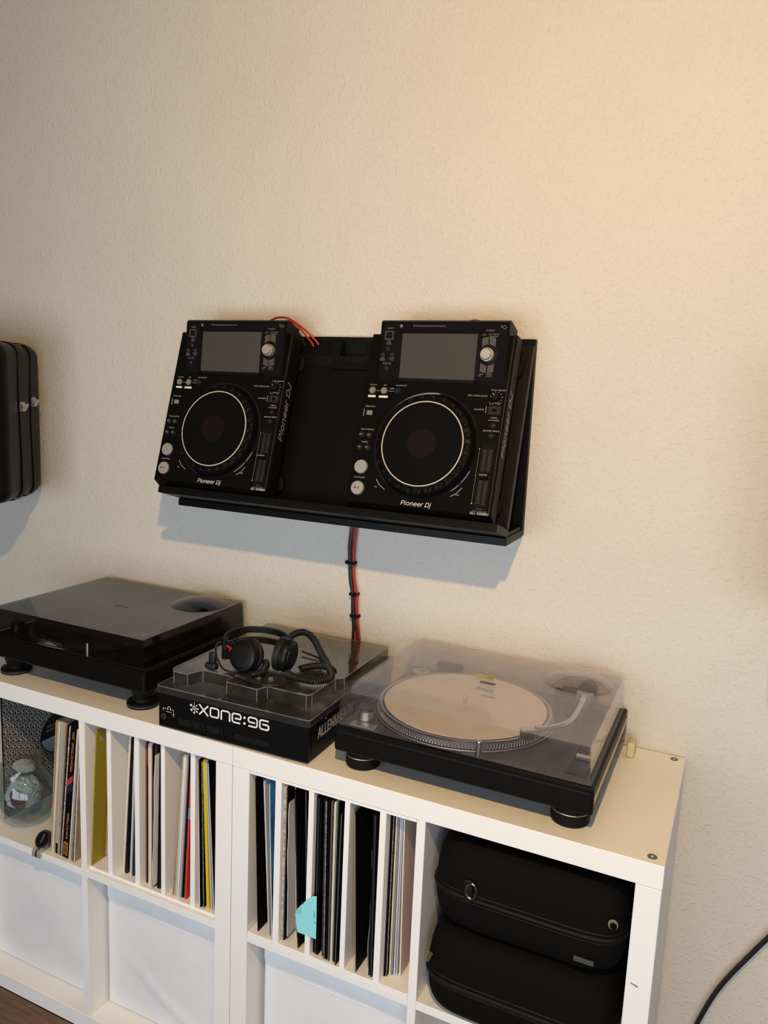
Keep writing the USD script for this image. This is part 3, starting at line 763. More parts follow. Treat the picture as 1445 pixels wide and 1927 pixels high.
# marker pen
pn = thing('marker_pen', 'white marker pen with a red cap between the vase and the worn records', 'pen', (-.5405, .0640, F0))
obj(pn, 'barrel', at(lathe([(0, 0), (.0046, 0), (.0052, .001), (.0052, .070), (0, .070)], 20), ry=1.0), 'print_white', smooth=30)
obj(pn, 'cap', at(lathe([(0, .070), (.0056, .070), (.0056, .086), (.0048, .090), (0, .090)], 20), ry=1.0), 'red_plastic', smooth=30, label='red cap')

# ------------------------------------------------------------------ turntables
def turntable(label, X, dz, smoked):
    """Origin at the front left corner of the plinth, on the shelf."""
    t = thing('turntable', label, 'turntable', (X, .024, .7652))
    W, D = .453, .354
    zb, zt = .032 + dz, .0800 + dz
    plate = 'deck_plate_black' if smoked else 'deck_plate'
    obj(t, 'plinth', rbox(0, W, 0, D, zb, zt - .006, .006, 16), 'deck_body', smooth=40)
    obj(t, 'top_rim', cbox(.0005, W - .0005, .0005, D - .0005, zt - .012, zt - .0015, .0018), 'deck_body')
    obj(t, 'side_groove', box(W - .0002, W + .0006, .004, D - .004, zt - .0265, zt - .0145), 'bronze' if not smoked else 'deck_body')
    obj(t, 'deck_plate', cbox(.006, W - .006, .008, D - .006, zt - .0016, zt, .0005), plate)
    # feet
    for x in (.040, W - .040):
        for y in (.040, D - .040):
            if smoked:
                f = obj(t, 'foot', at(lathe([(0, 0), (.031, 0), (.033, .0015), (.033, .0085), (.031, .0105), (.022, .0125), (.0195, .018), (.0235, .030), (.0265, zb + .001), (0, zb + .001)], 40), x, y, 0), 'rubber_black', smooth=35)
                obj(f, 'foot_ring', at(lathe([(.0331, .0035), (.0334, .0042), (.0334, .0055), (.0331, .0062)], 40), x, y, 0), 'deck_plate')
            else:
                ribs = [(0, 0), (.0295, 0), (.0305, .001)]
                for i in range(5):
                    ribs += [(.0310, .003 + .0032 * i), (.0310, .005 + .0032 * i), (.0304, .0054 + .0032 * i), (.0304, .0058 + .0032 * i)]
                ribs += [(.0310, .0195), (.0290, .0202), (.0265, .0240), (.0260, zb + .001), (0, zb + .001)]
                f = obj(t, 'foot', at(lathe(ribs, 40), x, y, 0), 'rubber_black', smooth=30)
                obj(f, 'foot_ring', at(lathe([(.0290, .0198), (.0313, .0198), (.0316, .0206), (.0313, .0214), (.0280, .0222)], 40), x, y, 0), 'bronze')
    # platter
    px, py = .183, .171
    obj(t, 'platter', at(lathe([(0, -.002), (.1575, -.002), (.1655, .0015), (.1662, .003), (.1655, .0045), (.1625, .0050), (.1605, .0150), (.1590, .0166), (.1545, .0170), (.152, .0160), (0, .0160)], 96), px, py, zt), 'platter_rim', smooth=30)
    pr = obj(t, 'platter_lip', [at(lathe([(.1656, .0012), (.1668, .002), (.1670, .003), (.1656, .0042)], 96), px, py, zt), at(lathe([(.1590, .0164), (.1594, .0170), (.1575, .0175), (.1545, .0172)], 96), px, py, zt)], 'alu', smooth=40)
    dots = []
    base = trimesh.creation.icosphere(0, 1.0)
    for row, (rr, zz, n, s) in enumerate(((.1648, .0063, 180, .0015), (.1641, .0088, 186, .0013), (.1634, .0112, 190, .0013), (.1628, .0136, 198, .0010))):
        for i in range(n):
            a = 2 * math.pi * (i + .5 * (row % 2)) / n
            r_ = .1625 - (zz - .0050) * .2
            dots.append(at(base, px + r_ * math.cos(a), py + r_ * math.sin(a), zt + zz, s=s))
    obj(t, 'strobe_dots', dots, 'strobe_dot', kind='stuff')
    if smoked:
        obj(t, 'record_disc', at(lathe([(0, 0), (.1500, 0), (.1508, .0010), (.1500, .0020), (.148, .0016), (.055, .0016), (.052, .0020), (0, .0020)], 96), px, py, zt + .0162), 'vinyl_black', smooth=30)
        obj(t, 'record_label', at(lathe([(0, 0), (.0495, 0), (.0495, .0004), (0, .0004)], 48), px, py, zt + .0183), 'label_pale')
    else:
        obj(t, 'slipmat', at(lathe([(0, 0), (.1500, 0), (.1505, .0010), (.1500, .0018), (0, .0018)], 96), px, py, zt + .0162), 'slipmat_white', smooth=30, label='pale felt slipmat')
    obj(t, 'spindle', at(lathe([(0, 0), (.0036, 0), (.0036, .012), (.0025, .0145), (0, .0152)], 20), px, py, zt + .0175), 'steel', smooth=30)
    # controls front left: power dial, start button
    kx, ky = (.040, .047)
    dl = obj(t, 'power_dial', at(lathe([(0, 0), (.0155, 0), (.0158, .001), (.0150, .019), (.0142, .0195), (0, .0195)], 40), kx, ky, zt), 'alu' if not smoked else 'steel_dark', smooth=30)
    obj(dl, 'dial_cap', at(lathe([(0, 0), (.0142, 0), (.0138, .003), (.0125, .0038), (0, .0036)], 40), kx, ky, zt + .0195), 'button_dark', smooth=30)
    obj(t, 'start_button', cbox(.024, .072, .012, .030, zt, zt + .0030, .0008), 'alu' if not smoked else 'deck_plate')
    for i in range(2):
        obj(t, 'speed_button', cbox(.078 + .016 * i, .091 + .016 * i, .014, .023, zt, zt + .0022, .0005), 'button_dark')
    lx, ly = .2625 if not smoked else .2890, .0130
    obj(t, 'stylus_light', at(lathe([(0, 0), (.0052, 0), (.0052, .026), (.0046, .0275), (0, .0275)], 28), lx, ly, zt), 'steel' if not smoked else 'steel_dark', smooth=30)
    obj(t, 'adapter_disc', at(lathe([(0, 0), (.0190, 0), (.0190, .004), (.0170, .005), (.004, .005), (.0036, .002), (0, .002)], 40), .034, D - .036, zt), 'alu', smooth=30)
    # pitch fader
    fx = W - .040
    obj(t, 'fader_plate', cbox(fx - .013, fx + .022, .030, .158, zt, zt + .0008, .0003), 'deck_plate_black')
    obj(t, 'fader_slot', box(fx + .0035, fx + .0055, .040, .150, zt + .0008, zt + .0011), 'gloss_black')
    ticks = [box(fx - .0118, fx - .0112, .0355, .1545, zt + .0009, zt + .0012)]
    for i in range(17):
        ticks.append(box(fx - .0112 - (.0050 if i % 2 == 0 else .003), fx - .0112, .0385 + i * .007, .0391 + i * .007, zt + .0001, zt + .0004))
        if i % 2 == 0 and i != 8:
            ticks.append(text(str(abs(8 - i)), .0035, fx - .0185, .0372 + i * .007, zt + .0001, .0003, True, 'r'))
    ticks.append(text('quartz lock', .0026, fx - .018, .022, zt + .0001, .0003))
    ticks.append(text('DIRECT DRIVE TURNTABLE SYSTEM', .0026, W * .52, .0105, zt + .0001, .0003))
    ticks.append(box(.008, W - .008, .0165, .0170, zt + .0001, zt + .0003))
    obj(t, 'printed_scale', ticks, 'print_grey')
    obj(t, 'fader_knob', cbox(fx - .007, fx + .017, .0835, .0935, zt + .0011, zt + .0085, .0015), 'steel')
    # tonearm
    ax, ay = W - .072, .282
    obj(t, 'arm_base', [at(lathe([(0, 0), (.041, 0), (.041, .004), (.037, .006), (.030, .010), (.030, .016), (0, .016)], 48), ax, ay, zt), cbox(ax + .020, ax + .032, ay - .014, ay + .014, zt, zt + .020, .002)], 'deck_plate_black' if smoked else 'deck_body', smooth=35)
    obj(t, 'arm_pivot', [at(lathe([(0, 0), (.0125, 0), (.0125, .020), (.010, .022), (0, .022)], 32), ax, ay, zt + .016), cbox(ax - .016, ax + .016, ay - .005, ay + .005, zt + .028, zt + .042, .002)], 'steel', smooth=35)
    ap = smoothpath([(ax - .001, ay, zt + .034), (ax + .0015, ay - .050, zt + .033), (ax + .0005, ay - .098, zt + .031), (ax - .006, ay - .130, zt + .030), (ax - .024, ay - .158, zt + .029), (ax - .045, ay - .176, zt + .0285)], 40)
    obj(t, 'arm_tube', tube(ap, .0047, 14), 'steel', smooth=True)
    rest = at(trimesh.util.concatenate([at(lathe([(0, 0), (.004, 0), (.004, .024), (0, .024)], 16), 0, 0, 0), cbox(-.006, .009, -.004, .004, .024, .027, .001)]), ax + .004, ay - .072, zt)
    obj(t, 'arm_rest', rest, 'knob_black')
    e, dvec = ap[-1], ap[-1] - ap[-4]
    ang = math.degrees(math.atan2(dvec[1], dvec[0]))
    hs = obj(t, 'headshell', [at(cbox(.000, .030, -.0085, .0085, -.0022, .0018, .001), e[0], e[1], e[2], rz=ang), at(tube([(-.006, 0, 0), (.004, 0, 0)], .0060, 16), e[0], e[1], e[2], rz=ang)], 'steel')
    obj(hs, 'cartridge', at(cbox(.008, .029, -.0080, .0080, -.0150, -.0024, .001), e[0], e[1], e[2], rz=ang), 'knob_black')
    obj(t, 'counterweight', [at(tube([(0, 0, 0), (0, .024, 0)], .0175, 32), ax - .001, ay + .024, zt + .034), at(tube([(0, 0, 0), (0, .022, 0)], .0065, 16), ax - .001, ay + .004, zt + .034), at(tube([(0, 0, 0), (0, .006, 0)], .0160, 32), ax - .001, ay + .017, zt + .034)], 'knob_black', smooth=35)
    obj(t, 'arm_lift', [at(tube([(0, 0, 0), (-.030, .006, .004)], .0085, 20), ax - .016, ay + .020, zt + .026), cbox(ax - .060, ax - .030, ay + .014, ay + .032, zt + .004, zt + .030, .003)], 'knob_black', smooth=35)
    # hinges at the back
    for x in (.062, W - .116):
        obj(t, 'hinge', cbox(x, x + .054, D - .018, D - .001, zt - .01, zt + .022, .002), 'rubber_black')
    # dust cover: five thin sheets, the walls leaning in a little
    H = .0610
    bx0, bx1, by0, by1 = (.0005, W - .0085, .009, D - .0045)
    tx0, tx1, ty0, ty1 = (.0085, W - .0120, .0095, D - .0060)
    th = .0028
    def frustum(a, b, z0, z1):
        return trimesh.convex.convex_hull(np.array([(x, y, z0) for x in (a[0], a[1]) for y in (a[2], a[3])] + [(x, y, z1) for x in (b[0], b[1]) for y in (b[2], b[3])]))
    outer = t2m(frustum((bx0, bx1, by0, by1), (tx0, tx1, ty0, ty1), zt + .0006, zt + .0006 + H))
    inner = t2m(frustum((bx0 + th, bx1 - th, by0 + th, by1 - th), (tx0 + th, tx1 - th, ty0 + th, ty1 - th), zt - .001, zt + .0006 + H - th))
    cover = outer - inner
    dx, dy, dr = W - .0855, D - .074, .066
    dome_o = manifold3d.Manifold.sphere(.150, 128).translate((dx, dy, zt + H - .150 + .0165))
    dome_i = manifold3d.Manifold.sphere(.148, 128).translate((dx, dy, zt + H - .150 + .0165))
    cut = manifold3d.Manifold.cylinder(.06, dr, dr, 96).translate((dx, dy, zt + .0006 + H - th))
    cover = cover - (manifold3d.Manifold.cylinder(.02, dr, dr, 96).translate((dx, dy, zt + H - .01)))
    ring_ = manifold3d.Manifold.cylinder(th, dr, dr, 96).translate((dx, dy, zt + .0006 + H - th)) - dome_i
    dome = ((dome_o - dome_i) ^ cut) if smoked else None
    lid = obj(t, 'dust_cover', m2t(cover), 'lid_smoke' if smoked else 'lid_clear', label='smoked dust cover' if smoked else 'clear dust cover')
    if smoked:
        obj(lid, 'cover_bulge', m2t(dome), 'lid_smoke', smooth=40)
    else:
        sd = manifold3d.Manifold.sphere(.150, 128).translate((dx, dy, zt + H - .150 + .0165)) - manifold3d.Manifold.sphere(.148, 128).translate((dx, dy, zt + H - .150 + .0165))
        obj(lid, 'cover_bulge', m2t(sd ^ cut), 'lid_clear', smooth=40)
    zc = zt + .0006 + H
    if smoked:
        st = obj(lid, 'emblem', cbox(.2170, .2530, .163, .170, zc, zc + .0006, .0002), 'print_grey', label='small silver rimmed emblem')
        obj(st, 'emblem_field', box(.2178, .2522, .1638, .1692, zc + .0006, zc + .0009), 'deck_plate')
        obj(st, 'emblem_lettering', text_fit('Technics', .026, .0028, .222, .1650, zc + .0009, True), 'print_grey')
    else:
        st = obj(lid, 'emblem', cbox(.2065, .2360, .1755, .1845, zc, zc + .0006, .0002), 'gloss_black', label='small black emblem')
        obj(st, 'emblem_lettering', text_fit('Technics', .0185, .0032, .2120, .1783, zc + .0006, True), 'print_grey')
        P = [( .186 + .038 * u + .002 * math.sin(9 * u), .200 + .0035 * math.sin(5 * u)) for u in np.linspace(0, 1, 9)] + [(.2235 - .036 * u, .2185 + .002 * math.sin(11 * u)) for u in np.linspace(0, 1, 9)]
        rs = obj(lid, 'sticker_remains', prism(sg.Polygon(P).buffer(0), zc, zc + .0003), 'sticker_beige', label='torn beige sticker remains')
        obj(rs, 'pen_stroke', [prism(sg.LineString([(.2125 + .0065 * i, .2005), (.2155 + .0065 * i, .2160)]).buffer(.0006), zc + .0003, zc + .0005) for i in range(2)], 'ink')
    return t
turntable('black turntable on the right with a clear dust cover and pale slipmat', .2000, 0.0, False)
turntable('black turntable on the left with a dark smoked dust cover', -.6860, .0105, True)
pg = thing('power_plug', 'cream plug behind the right turntable at the back of the shelf', 'plug', (.6635, .345, .7655))
obj(pg, 'plug_body', rbox(-.002, .0125, -.012, .020, 0, .030, .004, 10), 'cream_plastic', smooth=40)
obj(pg, 'plug_cord', tube(smoothpath([(.004, .020, .014), (.004, .030, .012), (-.010, .036, .006), (-.050, .038, .003)], 16), .0022, 8), 'cream_plastic', smooth=True)

# ------------------------------------------------------------------ mixer
MX = (-.0085, .003, .765)
mx = thing('dj_mixer', 'black club mixer lettered XONE:96 in the middle of the shelf', 'mixer', MX, 1.3)
HW = .1665
obj(mx, 'chassis', cbox(-HW, HW, 0, .372, .003, .0800, .0012), 'mixer_black')
obj(mx, 'face_plate', cbox(-HW + .004, HW - .004, .006, .366, .0795, .0812, .0006), 'mixer_face')
for x in (-.14, .14):
    for y in (.03, .34):
        obj(mx, 'foot', at(lathe([(0, 0), (.010, 0), (.010, .0035), (0, .0035)], 20), x, y, 0), 'rubber_black')
obj(mx, 'side_panel', cbox(HW - .0002, HW + .0008, .012, .360, .010, .0700, .0004), 'mixer_black')
# logo in single-weight rounded strokes
def stroke(pts, w=.00165, r=.0016):
    l = sg.LineString(pts)
    return l.buffer(w, quad_segs=4, cap_style='flat', join_style='round')
def glyphs():
    h, w, g = .0205, .0185, .0245
    q = .0028
    rr = lambda x0, y0, x1, y1: rrect(x0, x1, y0, y1, .0036).boundary.buffer(.00165, quad_segs=3)
    out, x = [], 0
    out += [stroke([(x - .001, 0), (x + w + .001, h)]), stroke([(x - .001, h), (x + w + .001, 0)])]; x += g
    out += [rr(x, .00165, x + w, h - .00165)]; x += g
    out += [stroke([(x, 0), (x, h - q - .0016), (x + q, h - .00165), (x + w - q, h - .00165), (x + w, h - q - .0016), (x + w, 0)])]; x += g
    out += [stroke([(x + w - .001, .00165), (x + q, .00165), (x, q + .0016), (x, h - q - .0016), (x + q, h - .00165), (x + w - q, h - .00165), (x + w, h - q - .0016), (x + w, h * .52 + .001), (x + w - .0015, h * .47), (x + .0055, h * .47)])]; x += g
    out += [sg.Point(x + .002, h * .74).buffer(.0026), sg.Point(x + .002, h * .20).buffer(.0026)]; x += .0105
    out += [stroke([(x, .00165), (x + w - q, .00165), (x + w, q + .0016), (x + w, h - q - .0016), (x + w - q, h - .00165), (x + q, h - .00165), (x, h - q - .0016), (x, h * .56), (x + q, h * .46), (x + w - .004, h * .46)])]; x += g
    out += [stroke([(x + w, h - .00165), (x + q, h - .00165), (x, h - q - .0016), (x, q + .0016), (x + q, .00165), (x + w - q, .00165), (x + w, q + .0016), (x + w, h * .44), (x + w - q, h * .54), (x + .0055, h * .54)])]; x += w
    return unary_union(out), x
gl_, gw = glyphs()
gl_ = sa.scale(gl_, .153 / gw, 1.0, origin=(0, 0))
obj(mx, 'logo_lettering', at(front(prism(gl_, 0, .0004)), -.0690, 0, .0455), 'logo_white', label='white XONE:96 lettering')
em = [sg.Point(0, 0).buffer(.0034).difference(sg.Point(0, 0).buffer(.0021))]
for a, r0, d in ((90, .0, .0115), (45, .0013, .0085), (-5, .0017, .0085), (-48, .0019, .0090), (-90, .0020, .0098), (-140, .0023, .0085), (152, .0024, .0085)):
    c, s = math.cos(math.radians(a)), math.sin(math.radians(a))
    em.append(sg.LineString([(.0032 * c, .0032 * s), (d * c, d * s)]).buffer(.00045))
    if r0:
        em.append(sg.Point(d * c, d * s).buffer(r0))
obj(mx, 'emblem', at(front(prism(unary_union(em), 0, .0004)), -.0815, 0, .0560), 'logo_white', label='white emblem of a ring with radiating dots')
jk = obj(mx, 'headphone_socket', at(front(lathe([(.0034, 0), (.0034, .001), (.0062, .0030), (.0058, .0045), (.0036, .0045), (.0036, .001)], 24)), -.1510, 0, .0255), 'steel_dark', smooth=30)
ic = unary_union([sg.LineString([(-.0145, -.003), (-.0145, .002), (-.0075, .002)]).buffer(.0004), sg.LineString([(.0075, .002), (.0105, .002), (.0105, -.005)]).buffer(.0004), sg.Point(0, .0035).buffer(.0034).boundary.intersection(sg.box(-.01, .003, .01, .01)).buffer(.00045),
                  sg.box(-.0043, .0000, -.0024, .0040), sg.box(.0024, .0000, .0043, .0040), sg.box(-.0075, -.0042, .0060, -.0034), sg.Point(.0105, -.0080).buffer(.0022)])
obj(mx, 'headphone_icon', at(front(prism(ic, 0, .0003)), -.1410, 0, .0385), 'logo_white')
obj(mx, 'small_socket', at(front(lathe([(.0012, 0), (.0012, .001), (.0026, .001), (.0026, 0)], 16)), -.1298, 0, .0290), 'steel_dark')
slots = []
for i in range(28):
    x = -.118 + i * .0036
    if i % 9 in (8,) or 13 < i < 15:
        continue
    slots.append(sg.LineString([(x, .0275), (x + .0042, .0155)]).buffer(.0007))
for i in range(18):
    x = .010 + i * .0042
    slots.append(sg.LineString([(x, .0150), (x + .0042, .0240)]).buffer(.0007))
obj(mx, 'vent_slots', front(prism(unary_union(slots), 0, .0003)), 'mixer_face')
t = text('ALLEN&HEATH', 1.0, bold=True); w_ = t.vertices[:, 0].max()
t = text_fit('ALLEN&HEATH', .142, .0200, 0, 0, 0, True); v = t.vertices
t.vertices = np.stack([HW + .0008 + v[:, 2], .0340 + v[:, 0], .0365 + v[:, 1]], 1)
obj(mx, 'maker_lettering', t, 'print_white', label='white ALLEN&HEATH lettering')
obj(mx, 'side_screw', at(lathe([(0, 0), (.002, 0), (.002, .0006), (0, .0006)], 12), HW + .0003, .064, .0650, ry=90), 'print_white')
for j in range(5):
    for i in range(6):
        kb = obj(mx, 'knob', at(lathe([(0, 0), (.0066, 0), (.0058, .011), (.0052, .0125), (0, .0125)], 16), -.135 + i * .054, .150 + j * .046, .0812), 'knob_grey' if j > 2 or (i + j) % 3 == 0 else 'knob_black', smooth=30)
for i in range(4):
    s_ = obj(mx, 'fader', cbox(-.085 + i * .054, -.075 + i * .054, .074 + .012 * (i % 2), .092 + .012 * (i % 2), .0812, .0905, .001), 'knob_black')
obj(mx, 'fader_slots', [box(-.0808 + i * .054, -.0792 + i * .054, .030, .118, .0811, .0814) for i in range(4)], 'gloss_black')

# smoked protective cover on the mixer
def local(p, q=MX, deg=1.3):
    a = math.radians(-deg); x, y = p[0] - q[0], p[1] - q[1]
    return (x * math.cos(a) - y * math.sin(a), x * math.sin(a) + y * math.cos(a))
cv = thing('mixer_cover', 'smoky clear plastic protective cover on top of the mixer', 'cover', MX, 1.3)
plat = sg.Polygon([local(p) for p in [(-.168, .034), (-.156, .021), (-.124, .022), (-.112, .056), (-.044, .056), (-.037, .029), (.033, .027), (.042, .050), (.126, .050), (.1325, .058), (.1320, .150), (.1440, .166), (.1400, .376), (-.175, .378)]])
def shell_poly(poly, z0, z1, taper, th):
    lo = poly.buffer(-.0, join_style='round'); hi = poly.buffer(-taper, join_style='round', quad_segs=4)
    layers = [(z0, 0.0), (z1 - .004, taper * .6), (z1 - .0012, taper * .85), (z1, taper * 1.6)]
    out = None
    for (za, ta), (zb_, tb) in zip(layers[:-1], layers[1:]):
        m = t2m(prism(poly.buffer(-(ta + tb) / 2, quad_segs=4), za, zb_))
        out = m if out is None else out + m
    return out
zr = .0815
rim = t2m(prism(rrect(-HW - .0030, HW + .0030, -.0030, .3770, .006), zr - .0105, zr + .0035)) - t2m(prism(rrect(-HW - .0011, HW + .0011, -.0011, .3752, .004), zr - .02, zr + .0012))
rim = rim - t2m(prism(plat.buffer(-.0018), zr - .02, zr + .02))
def soft(poly):
    return poly.buffer(.004, quad_segs=4).buffer(-.008, quad_segs=4).buffer(.004, quad_segs=4)
plat = soft(plat)
o = t2m(prism(plat, zr + .0030, zr + .0265)) + t2m(prism(plat.buffer(-.0012), zr + .0264, zr + .0278))
i_ = t2m(prism(plat.buffer(-.0022), zr - .01, zr + .0254))
obj(cv, 'raised_top', m2t(o - i_), 'cover_smoke', label='stepped raised top')
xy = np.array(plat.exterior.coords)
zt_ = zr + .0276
obj(cv, 'top_glint', tube(np.c_[xy, np.full(len(xy), zt_)][::1], .0011, 6), 'cover_glint', label='painted glint along the edge of the raised top')  # added tube, its pale colour stands in for an edge highlight
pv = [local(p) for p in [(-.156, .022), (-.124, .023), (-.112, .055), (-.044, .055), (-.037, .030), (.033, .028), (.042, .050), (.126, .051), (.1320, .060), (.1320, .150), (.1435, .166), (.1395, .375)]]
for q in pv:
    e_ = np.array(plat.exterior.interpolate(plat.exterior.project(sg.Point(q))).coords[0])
    obj(cv, 'corner_glint', tube(np.array([(e_[0], e_[1], zr + .003), (e_[0], e_[1], zt_)]), .0010, 6), 'cover_glint')  # added tube painting a glint up each corner
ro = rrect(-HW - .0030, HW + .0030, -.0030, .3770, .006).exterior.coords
obj(cv, 'rim_glint', tube(np.c_[np.array(ro), np.full(len(ro), zr + .0032)], .0009, 6), 'cover_glint')  # added tube painting a glint round the rim
obj(cv, 'rim', m2t(rim), 'cover_smoke', label='low rim around the mixer')

# ------------------------------------------------------------------ headphones lying on the cover
HZ = .765 + zr + .0294          # top of the cover
hp = thing('headphones', 'black folding headphones with a split band lying on the mixer cover', 'headphones', (0, 0, HZ))
def cup(c, out, tilt, name_side):
    """Ear cup: disc whose outer face looks along 'out' (degrees in plan)."""
    prof = [(0, -.019), (.026, -.019), (.0335, -.016), (.0345, -.009), (.0305, -.003)]
    pad = [(.0305, -.003), (.0335, -.002), (.0335, .002)]
    shell = [(0, -.004), (.0315, -.004), (.0325, .000), (.0325, .006), (.0300, .0105), (.0240, .0125), (.0235, .0140), (.0190, .0150), (0, .0150)]
    def place(t):
        t = at(t, rx=90)                       # axis -> -y
        t = at(t, rx=tilt)
        return at(t, *c, rz=out)
    obj(hp, 'ear_pad', place(lathe(prof, 40)), 'leatherette', smooth=40)
    sh = obj(hp, 'ear_cup', place(lathe(shell, 40)), 'headphone_black', smooth=30)
    obj(sh, 'cup_ring', place(lathe([(.0326, .0015), (.0332, .0022), (.0332, .0040), (.0326, .0046)], 40)), 'rubber_black')
    obj(sh, 'cup_badge', place(cbox(-.010, .010, -.003, .003, .0150, .0158, .0003)), 'headphone_black')
CL, CR_ = np.array([-.0345, .085, .0345]), np.array([.0320, .1300, .0340])
cup(CL, -4, -14, 'l')
cup(CR_, 96, 6, 'r')
bandp = [(-.068, .083, .036), (-.088, .094, .036), (-.103, .118, .038), (-.101, .148, .040), (-.082, .172, .041), (-.052, .184, .041), (-.018, .184, .040), (.012, .168, .038), (.030, .148, .036)]
for dzz, ww in ((.0145, .0125), (-.0075, .0125)):
    p_ = smoothpath([(x, y, z + dzz) for x, y, z in bandp], 60)
    nrm = np.cross(np.gradient(p_, axis=0), (0, 0, 1.0))
    obj(hp, 'band', ribbon(p_, nrm, ww, .0055), 'leatherette', smooth=40)
for (a_, b_) in ((CL + (-.026, .012, .002), np.array(bandp[1])), (CR_ + (.004, .028, .004), np.array(bandp[-2]))):
    obj(hp, 'yoke', [tube(smoothpath([a_ + (0, 0, s * .013), (a_ + b_) / 2 + (-.004, -.006, s * .016), b_ + (0, 0, s * .013)], 16), .0030, 8) for s in (1, -1)] + [trimesh.util.concatenate([rbox(*(np.array([b_[0] - .006, b_[0] + .006, b_[1] - .006, b_[1] + .006, b_[2] - .022, b_[2] + .022])), .003, 8)])], 'headphone_black', smooth=40)
obj(hp, 'red_clip', tube([CL + (-.041, -.002, .012), CL + (-.026, -.010, .012)], .0024, 8), 'red_plastic', label='red lead at the left cup')
fr_ = smoothpath([(-.092, .086, .052), (-.100, .080, .044), (-.088, .066, .028), (-.062, .050, .014), (-.040, .046, .012)], 24)
obj(hp, 'cup_lead', tube(fr_, .0019, 8), 'cable_black', smooth=True)
obj(hp, 'pad_strap', [rbox(-.112, -.086, .058, .072, .000, .014, .004, 8), rbox(-.1075, -.0915, .064, .074, .010, .034, .004, 8)], 'leatherette', smooth=40)
def coil(pts, turns, rc, rw, n=None):
    base_ = smoothpath(pts, 200)
    T, U, Wv = frames(base_)
    n = turns * 14
    s = np.linspace(0, 199, n)
    ix = np.clip(s.astype(int), 0, 198); f = (s - ix)[:, None]
    P = base_[ix] * (1 - f) + base_[ix + 1] * f
    a = np.linspace(0, 2 * np.pi * turns, n)[:, None]
    P = P + rc * (np.cos(a) * U[ix] + np.sin(a) * Wv[ix])
    return tube(P, rw, 6)
zc_ = .0085
c1 = [(.004, .158, .034), (-.004, .208, .046), (.004, .246, .044), (.030, .240, .034), (.062, .212, .022), (.094, .182, .012), (.122, .150, zc_), (.132, .122, zc_), (.118, .098, zc_), (.092, .094, zc_), (.068, .097, zc_), (.050, .104, zc_)]
obj(hp, 'coiled_cord', [coil(c1, 92, .0058, .0016), coil([(.124, .158, zc_), (.104, .172, .009), (.082, .172, .009), (.068, .156, zc_), (.060, .138, zc_)], 30, .0056, .0016), coil([(-.020, .135, zc_), (-.008, .120, zc_), (.000, .100, zc_), (.006, .080, zc_), (-.004, .060, zc_)], 24, .0056, .0016)], 'cable_black', smooth=True)
obj(hp, 'plain_cord', [tube(smoothpath([(.040, .175, .030), (.064, .205, .010), (.074, .190, .006), (.068, .150, .004), (.074, .105, .004), (.070, .066, .004), (.052, .046, .004), (.034, .040, .004)], 50), .0019, 8), tube(smoothpath([(.042, .170, .020), (.070, .188, .012), (.092, .196, .016)], 20), .0019, 8)], 'cable_black', smooth=True)
jd = np.array([-.97, .16, 0.0]); j0 = np.array([.034, .040, .0052])
pl = obj(hp, 'jack_plug', [tube([j0, j0 + jd * .012], [.0030, .0044], 12), tube([j0 + jd * .012, j0 + jd * .040], .0048, 14)], 'cable_black', smooth=30)
obj(pl, 'jack_tip', [tube([j0 + jd * .040, j0 + jd * .060], .0030, 12), tube([j0 + jd * .060, j0 + jd * .066], [.0020, .0030], 12), tube([j0 + jd * .066, j0 + jd * .069], [.0030, .0010], 12)], 'gold', smooth=30, label='gold jack tip')

# ------------------------------------------------------------------ wall holder for the two players
SV, NV, OV = np.array([0, .281, .9597]), np.array([0, -.9597, .281]), np.array([0, .262, 1.172])
def board_matrix(x):
    """Local x along the wall, y up the tilted board, z out of the board."""
    return Gf.Matrix4d(1, 0, 0, 0, *map(float, SV), 0, *map(float, NV), 0, float(x), *map(float, OV[1:]), 1)
def bpt(x, s, n):
    return np.array([x, 0, 0]) + OV + SV * s + NV * n
X0, X1 = -.352, .420
wm = thing('player_holder', 'black wooden holder on the wall carrying the two media players', 'holder', (0, 0, 0))
def on_board(t):
    t = t.copy(); v = t.vertices
    t.vertices = np.stack([v[:, 0], OV[1] + SV[1] * v[:, 1] + NV[1] * v[:, 2], OV[2] + SV[2] * v[:, 1] + NV[2] * v[:, 2]], 1)
    return t
obj(wm, 'back_board', cbox(X0, X1, .378, .3928, 1.156, 1.541, .0008), 'black_board')
obj(wm, 'base_board', cbox(X0, X1, .268, .3775, 1.1535, 1.1690, .0010), 'black_board')
notch = rrect(.0068, .0666, .3270, .42, .006)
tb = sg.box(X0, .0165, X1, .3715).difference(notch)
obj(wm, 'tilted_board', on_board(prism(tb, -.0150, -.0002)), 'black_board')
uf = sg.Polygon([(-.0118, .3715), (-.0060, .3120), (.0790, .3120), (.0850, .3715)]).difference(notch)
obj(wm, 'notch_frame', on_board(prism(uf, -.0001, .0050)), 'player_side', label='raised frame around the notch')
lip = rbox(X0, X1, .0000, .0160, -.0150, .0665, .0025, 10)
obj(wm, 'front_lip', on_board(lip), 'black_board', smooth=40)
obj(wm, 'bearer_strip', cbox(X0 + .003, X1 - .003, .2760, .3770, 1.1692, 1.1760, .0006), 'black_board')
obj(wm, 'top_batten', cbox(X0 + .12, X1 - .010, .352, .3778, 1.478, 1.500, .001), 'black_board')
